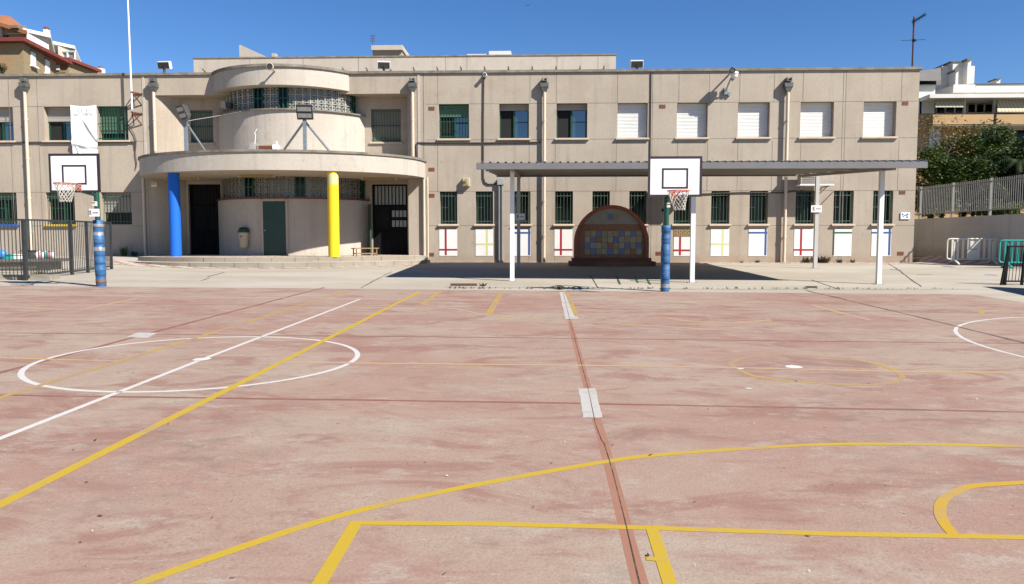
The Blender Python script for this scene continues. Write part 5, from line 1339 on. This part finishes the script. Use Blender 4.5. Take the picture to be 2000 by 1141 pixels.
tree(1822, 36.6, 352, 428, 90, 8700, 0.11, 'leaf_dark', 'low dark shrub behind the railing next to the school corner', 41, blobs=16)
tree(1945, 35.5, 388, 428, 130, 7250, 0.10, 'leaf_mid', 'low clipped shrub at the foot of the railing on the right', 19, blobs=18)
tree(2070, 36.5, 262, 425, 150, 13050, 0.16, 'leaf_mid', 'broad green tree just past the right edge', 23, blobs=20)
tree(4, 52, 119, 145, 20, 377, 0.13, 'leaf_mid', 'small green treetop beside the brick house', 29, zb=0)
for ch in []: pass
# palm
o = thing('palm_tree', (P(1990,320,36.8).x,36.8,2.2), 'small palm with arching fronds at the right edge behind the railing', 'palm', 'trees and shrubs behind the railing'); rr = random.Random(2)
b = P(1990,318,36.8); t = MB(); t.cyl((b.x,b.y,2.1),(b.x,b.y,b.z),.14,.11,n=10); t.build('trunk', 'bark', o); m = MB()
for i in range(22):
    a = rr.random()*6.28; e_ = rr.uniform(.1,1.2); L = rr.uniform(1.0,1.5); pts = []
    for k in range(9): s = k/8; pts.append(Vector((b.x+math.cos(a)*L*s*math.cos(e_*.6), b.y+math.sin(a)*L*s*math.cos(e_*.6), b.z+L*(math.sin(e_)*s-.85*s*s))))
    for k in range(1,9):
        d = (pts[k]-pts[k-1]).normalized(); sd = d.cross(Vector((0,0,1))).normalized()
        for s in (-1,1):
            for q in (0,.5): p = pts[k-1].lerp(pts[k],q); tip = p+(sd*s*.32+d*.16-Vector((0,0,.10)))*(1-.6*k/9); m.add([p,p+d*.04,tip], [(0,1,2)])
m.build('crown', 'leaf_palm', o)

# apartment block on the right ----------------------------------------------------
YA = 60; a0_ = P(1700,250,YA); apt = thing('apartment_block', (P(1900,300,YA).x, YA, 2), 'white and tan apartment block with striped awnings behind the trees', 'building')
def ab(lst, name, m_, parent=apt):
    m = MB()
    for xa, ya, xb, yb, Y, dep in lst: pbox(m, xa, ya, xb, yb, Y, dep)
    return m.build(name, m_, parent)
ab([(1700,222.5,1880,440,YA,8),(1880,244,2250,440,YA+.9,8)], 'wall', 'apt_tan')
ab([(1822,222,1941,243,YA-1.3,.15),(1946,222,2250,243,YA-1.3,.15)], 'balcony', 'apt_tan')
ab([(1822,219.5,2250,221.9,YA-1.35,.25)], 'balcony_rail', 'apt_grey')
ab([(1822,243.1,2250,245,YA-1.3,2.3)], 'balcony_floor', 'apt_white')
ab([(1700,165,1827,222.4,YA,8),(1827,192,2250,243.9,YA+1.4,7)], 'upper_wall', 'apt_white')
ab([(1816,181,2250,191.5,YA-1.6,9)], 'roof_slab', 'apt_white')
ab([(1905,163,2250,180.9,YA+2,6),(1862,165,1904.8,180.9,YA+1,6)], 'parapet', 'apt_white')
ab([(1859,121,1888,180.8,YA+3.2,4),(1838,129,1858.8,180.8,YA+3.8,4),(1888.2,129,1904,164,YA+2.4,3)], 'stair_tower', 'apt_white')
ab([(1857,119,1889,121,YA+3.1,4.3),(1903,161.5,2250,163,YA+1.9,6.2)], 'tower_coping', 'apt_grey')
ch = ab([(1890,118,1897,129,YA+2.5,1.2),(1866,139,1872,165,YA+2.0,1.0),(1946,155,1954,163,YA+3,1)], 'chimney', 'apt_white')
ab([(1889,114,1898,118,YA+2.4,1.4),(1865,136,1873,139,YA+1.9,1.2),(1945.5,153,1954.5,155,YA+2.9,1.2)], 'chimney_cap', 'apt_grey', ch)
p1, p2, p3, p4 = P(1700,165,YA), P(1838,148,YA), P(1838,131,YA+4), P(1700,150,YA+4)
m = MB(); q0, q1, q2, q3 = P(1690,158,YA-.3), P(1838,158,YA-.3), P(1838,132,YA+4), P(1690,160,YA+4); m.add([q0,q1,q2,q3], [(0,1,2,3)]); m.add([v-Vector((0,0,.3)) for v in (q0,q1,q2,q3)], [(3,2,1,0),]); m.build('pitched_roof', 'apt_grey', apt)
for xa, ya, xb, yb in ((1827,193,1882,206.5),(1948,193,2060,216)):
    m = MB(); t0_, t1_ = P(xa,ya,YA-.6), P(xb,ya,YA-.6); b0_, b1_ = P(xa,yb,YA-1.25), P(xb,yb,YA-1.25); m.add([b0_,b1_,t1_,t0_],[(0,1,2,3)]); m.add([b0_,b1_,b1_-Vector((0,0,.12)),b0_-Vector((0,0,.12))],[(3,2,1,0)]); recalc(m.build('awning', 'awning', apt))
for i, (xa, ya, xb, yb, Y) in enumerate(((1828,194,1883,221,YA+1.38),(1889,196,1940,219,YA+1.37),(1950,196,2080,219,YA+1.37),(1915,246,1972,282,YA+.85),(1978,252,2050,285,YA+.85),(1815,249,1836,292,YA-.02),(1794,194,1802,222,YA-.02))):
    m = MB(); pbox(m, xa, ya, xb, yb, Y-.03, .05); w = m.build('window', 'pane' if i not in (5,) else 'shut_white', apt); fm = MB(); a_, b_ = P(xa,yb,Y-.06), P(xb,ya,Y-.06); k_ = 1 if i == 6 else 3
    for k in range(k_+1): x = a_.x+(b_.x-a_.x)*k/k_; fm.box(x-.05,x+.05,Y-.09,Y-.03,a_.z,b_.z)
    fm.box(a_.x,b_.x,Y-.085,Y-.031,b_.z-.08,b_.z); fm.build('frame', 'apt_white', w)
ab([(1882.5,193,1887,222,YA-.6,.2),(1941,193,1946,222,YA-.6,.2),(1942,243,1945.5,300,YA-1.2,.3)], 'balcony_post', 'apt_white')
o = thing('garden_house', (P(1900,400,46).x,46,2.2), 'low white and tan garden house seen through the grey railing', 'building')
m = MB(); pbox(m, 1868,378,1903,404,46,3); pbox(m, 1972,375,2040,404,46.2,3); m.build('white_wall', 'apt_white', o)
m = MB(); pbox(m, 1903.1,374,1971.9,404,46.1,3); m.build('tan_wall', 'apt_tan', o); m = MB(); pbox(m, 1866,368,2042,373.9,45.8,3.6); m.build('roof', 'apt_white', o)

# houses on the left ------------------------------------------------------------
def planp(px, Y, py=110): return (P(px,py,Y).x, Y)
h1 = thing('brick_house', (*planp(45,60),0), 'ochre brick house with dark red eaves and white windows', 'building')
c0 = planp(45,60,100); ze = P(45,84,60).z; e0_ = planp(109,66.3,113)
L0 = (c0[0]-12, 60.0)
m = MB(); m.prism([L0, c0, e0_, (L0[0],67)], 0, ze); recalc(m.build('wall', 'house_brick', h1))
m = MB(); m.prism([(L0[0],59.4),(c0[0]+.55,59.4),(e0_[0]+.8,67.4),(L0[0],67.4)], ze+.001, ze+.22); m.prism([(L0[0],59.6),(c0[0]+.4,59.6),(e0_[0]+.6,67.4),(L0[0],67.3)], ze+.221, ze+.36); recalc(m.build('eaves', 'roof_red', h1))
for t in (.27,.70):
    cxm = c0[0]+(e0_[0]-c0[0])*t; cym = c0[1]+(e0_[1]-c0[1])*t; d = Vector((e0_[0]-c0[0], e0_[1]-c0[1],0)).normalized(); nrm = Vector((d.y,-d.x,0)); zc = ze-.25-.62
    m = MB(); m.obox(Vector((cxm,cym,zc))+nrm*.03, d*.42, nrm*.04, Vector((0,0,.55))); w = m.build('window', 'shut_white', h1)
    m = MB(); m.obox(Vector((cxm,cym,zc-.62))+nrm*.1, d*.58, nrm*.14, Vector((0,0,.06))); m.build('sill', 'white', w); m = MB(); m.obox(Vector((cxm,cym,zc+.62))+nrm*.05, d*.45, nrm*.06, Vector((0,0,.06))); m.build('shutter_box', 'apt_grey', w)
    m = MB(); m.obox(Vector((cxm,cym,zc-2.9))+nrm*.03, d*.42, nrm*.04, Vector((0,0,.5))); m.build('window', 'shut_white', h1)
h2 = thing('orange_roof_house', (*planp(20,70),0), 'higher brick house with sloping orange tile roof at the left edge', 'building')
m = MB(); A_, B_ = P(-40,60,70), P(52,60,70); zz = P(20,50,70).z; m.prism([(A_.x-6,70),(B_.x,70),(B_.x-5,75),(A_.x-6,75)],0,zz); m.build('wall', 'house_brick', h2)
m = MB(); r0, r1, r2, r3 = P(-60,42,69.3), P(53,61,69.3), P(50,53,73), P(-60,22,73); q4, q5 = P(22,36,73), None
m.add([P(-60,32,69.3),P(0,44,69.3),P(53,60,69.3),P(50,56,73),P(20,32,73),P(-60,20,73)], [(0,1,4,5),(1,2,3,4)]); m.add([v-Vector((0,0,.35)) for v in (P(-60,32,69.3),P(0,44,69.3),P(53,60,69.3),P(50,56,73),P(20,32,73),P(-60,20,73))], [(5,4,1,0),(4,3,2,1)])
m.add([P(-60,32,69.3),P(0,44,69.3),P(53,60,69.3)]+[v-Vector((0,0,.35)) for v in (P(-60,32,69.3),P(0,44,69.3),P(53,60,69.3))], [(3,4,1,0),(4,5,2,1)]); m.build('roof', 'roof_orange', h2)
m = MB(); pbox(m, 20,49,34,54.5,69.0,.8); m.build('dormer', 'apt_grey', h2); m = MB(); pbox(m, 6,69,16,74,69.9,.4); m.build('window', 'pane', h2)
m = MB(); pbox(m, 14,65.2,52,66,69.2,.06); m.build('rail', 'apt_grey', h2)
m = MB(); w0 = P(0,60,69.95); pbox(m, -30,50,4,72,69.9,.2); m.build('render_panel', 'wall_pale', h2)
h3 = thing('white_roof_block', (*planp(72,74),0), 'white rooftop block with flat slab roof and chimney above the brick house', 'building')
ca, cb = planp(52,70,70), planp(94,72.3,70)
zt1 = P(52,63,70).z
m = MB(); m.prism([ca, cb, (cb[0]-6,82), (ca[0]-6,76)], 0, zt1); recalc(m.build('wall', 'apt_white', h3))
m = MB(); m.prism([(ca[0]-.2,69.6),(cb[0]+.5,71.9),(cb[0]-6,83),(ca[0]-6,76)], zt1+.001, zt1+.32); recalc(m.build('roof_slab', 'apt_white', h3))
m = MB(); pbox(m, 85,57,91.5,76,73.5,.5); c_ = m.build('chimney', 'apt_white', h3); m = MB(); pbox(m, 84.5,52,90.5,57,73.5,.5); m.build('chimney_cap', 'terracotta', c_)
h4 = thing('glazed_flat_block', (*planp(130,80),0), 'cream block of flats with glazed white balcony and receding side', 'building')
f0, f1, s1 = planp(114,78,110), planp(149,80,110), planp(168,95,130); zt2 = P(130,93,79).z
m = MB(); m.prism([f0, f1, s1, (f0[0]-14,95)], 0, zt2); recalc(m.build('wall', 'apt_cream', h4)); m = MB(); m.prism([(f0[0]-.2,77.5),(f1[0]+.2,79.5),(s1[0]+.2,95),(f0[0]-14,95)], zt2+.001, zt2+.3); recalc(m.build('roof_slab', 'apt_white', h4))
m = MB(); pbox(m, 118,101,146,115,78.6,.3); w = m.build('window', 'pale_pane', h4); m = MB()
for px in (117.5,131.5,146): pbox(m, px-.8,100,px+.8,121,78.45,.12)
for py in (100,115): pbox(m, 117,py-.8,147,py+.8,78.4,.1)
m.build('frame', 'white', w)
m = MB(); pbox(m, 131,116.5,146,124,78.5,.4); m.build('balcony', 'rust', h4); m = MB(); pbox(m, 127,125,149,128.5,77.4,1.2); m.build('canopy_slab', 'apt_white', h4); m = MB(); pbox(m, 131,134,148,142,77.6,1); m.build('balcony', 'roof_red', h4)
h5 = thing('small_red_roof_house', (*planp(185,85),0), 'distant red tiled roof with white chimney behind the school roof', 'building')
r_ = [P(168,134.5,85), P(178,134.5,85), P(199,142,85), P(199,150,85), P(168,150,85)]; m = MB(); m.xz([(v.x,v.z) for v in r_][::-1], 85, 90); recalc(m.build('roof', 'roof_red', h5))
m = MB(); pbox(m, 190.5,132.5,197.5,143,84.8,.8); c_ = m.build('chimney', 'apt_white', h5); m = MB(); pbox(m, 191,129.5,196,132.5,84.9,.6); m.build('chimney_cap', 'terracotta', c_)
m = MB(); m.box(r_[0].x-2,r_[2].x+1,85.5,89.5,0,r_[3].z+.2); m.build('wall', 'apt_white', h5)
h6 = thing('brick_annex', (*planp(115,68),0), 'narrow brick annex with red eaves beside the glazed flats', 'building')
m = MB(); m.box(planp(108,68)[0],planp(133,68)[0],68,72,0,P(115,118,68).z); m.build('wall', 'house_brick', h6); m = MB(); pbox(m, 107,112,136,118.2,67.5,5); m.build('eaves', 'roof_red', h6); m = MB(); pbox(m, 110,127,116,137,67.9,.2); m.build('window', 'shut_white', h6)

# bird --------------------------------------------------------------------------
b = P(1031,11,45); m = MB(); rr = []
m.smooth = True
body = [(0,-.16,.0),(0,-.08,.03),(0,.06,.03),(0,.2,0)]
m.sphere((b.x,b.y,b.z), .05, 6, (1,2.6,.8)); m.smooth = False
for s in (-1,1): m.add([(b.x+s*.03,b.y-.07,b.z+.01),(b.x+s*.2,b.y-.1,b.z+.09),(b.x+s*.36,b.y+.04,b.z+.05),(b.x+s*.18,b.y+.05,b.z+.07),(b.x+s*.03,b.y+.06,b.z+.01)], [(0,1,2,3,4)])
m.add([(b.x-.02,b.y+.1,b.z),(b.x+.02,b.y+.1,b.z),(b.x+.05,b.y+.24,b.z),(b.x-.05,b.y+.24,b.z)], [(0,1,2,3)])
m.v = [(b.x+(v[0]-b.x)*.4, b.y+(v[1]-b.y)*.4, b.z+(v[2]-b.z)*.4) for v in m.v]
tag(m.build('flying_bird', 'skin', None, b), 'tiny dark bird flying in the blue sky above the roof', 'bird')

m = MB(); m.prism([(10.3,10.5),(12.12,18.62),(12.36,18.56),(10.55,10.45)], -.1, 1.28); lw = m.build('side_wall', 'retain', None, (11.2,14.5,.15)); tag(lw, 'low rendered wall along the right side of the court', 'wall')
# ------------------------------------------------------------------ light, sky, camera
AZ, EL = R(55), R(41.5)
sd = Vector((math.sin(AZ)*math.cos(EL), -math.cos(AZ)*math.cos(EL), math.sin(EL)))
sun = bpy.data.lights.new('sun', 'SUN'); sun.energy = SUN_E; sun.angle = R(.53); sun.color = (1, .955, .89)
so = bpy.data.objects.new('sun', sun); COL.objects.link(so); so.rotation_euler = sd.to_track_quat('Z', 'Y').to_euler(); so.location = (20,-20,20)
w = bpy.data.worlds.new('World'); scene.world = w; w.use_nodes = True; nt = w.node_tree; bg = nt.nodes['Background']
sk = nt.nodes.new('ShaderNodeTexSky'); sk.sky_type = 'NISHITA'; sk.sun_disc = False; sk.sun_elevation = EL
sk.sun_rotation = math.atan2(sd.x, sd.y); sk.air_density = 1.0; sk.dust_density = .0; sk.ozone_density = 4.0; sk.altitude = 1200
hs = nt.nodes.new('ShaderNodeHueSaturation'); hs.inputs['Saturation'].default_value = SKY_SAT; hs.inputs['Value'].default_value = 1.0; hs.inputs['Hue'].default_value = .507
nt.links.new(sk.outputs[0], hs.inputs['Color']); nt.links.new(hs.outputs[0], bg.inputs['Color']); bg.inputs['Strength'].default_value = SKY_S
cam = bpy.data.cameras.new('camera'); co = bpy.data.objects.new('camera', cam); COL.objects.link(co); co.location = CAM; co.rotation_euler = (math.pi/2-TH, 0, PSI)
cam.sensor_width = 36; cam.lens = 36*FPX/2000; cam.clip_end = 2000; cam.clip_start = .05; scene.camera = co
scene.view_settings.view_transform = 'Standard'; scene.view_settings.look = 'None'; scene.view_settings.gamma = 1; scene.view_settings.exposure = EXPO
scene.render.resolution_x, scene.render.resolution_y = 1024, 584
scene.cycles.max_bounces = 6
rescale()
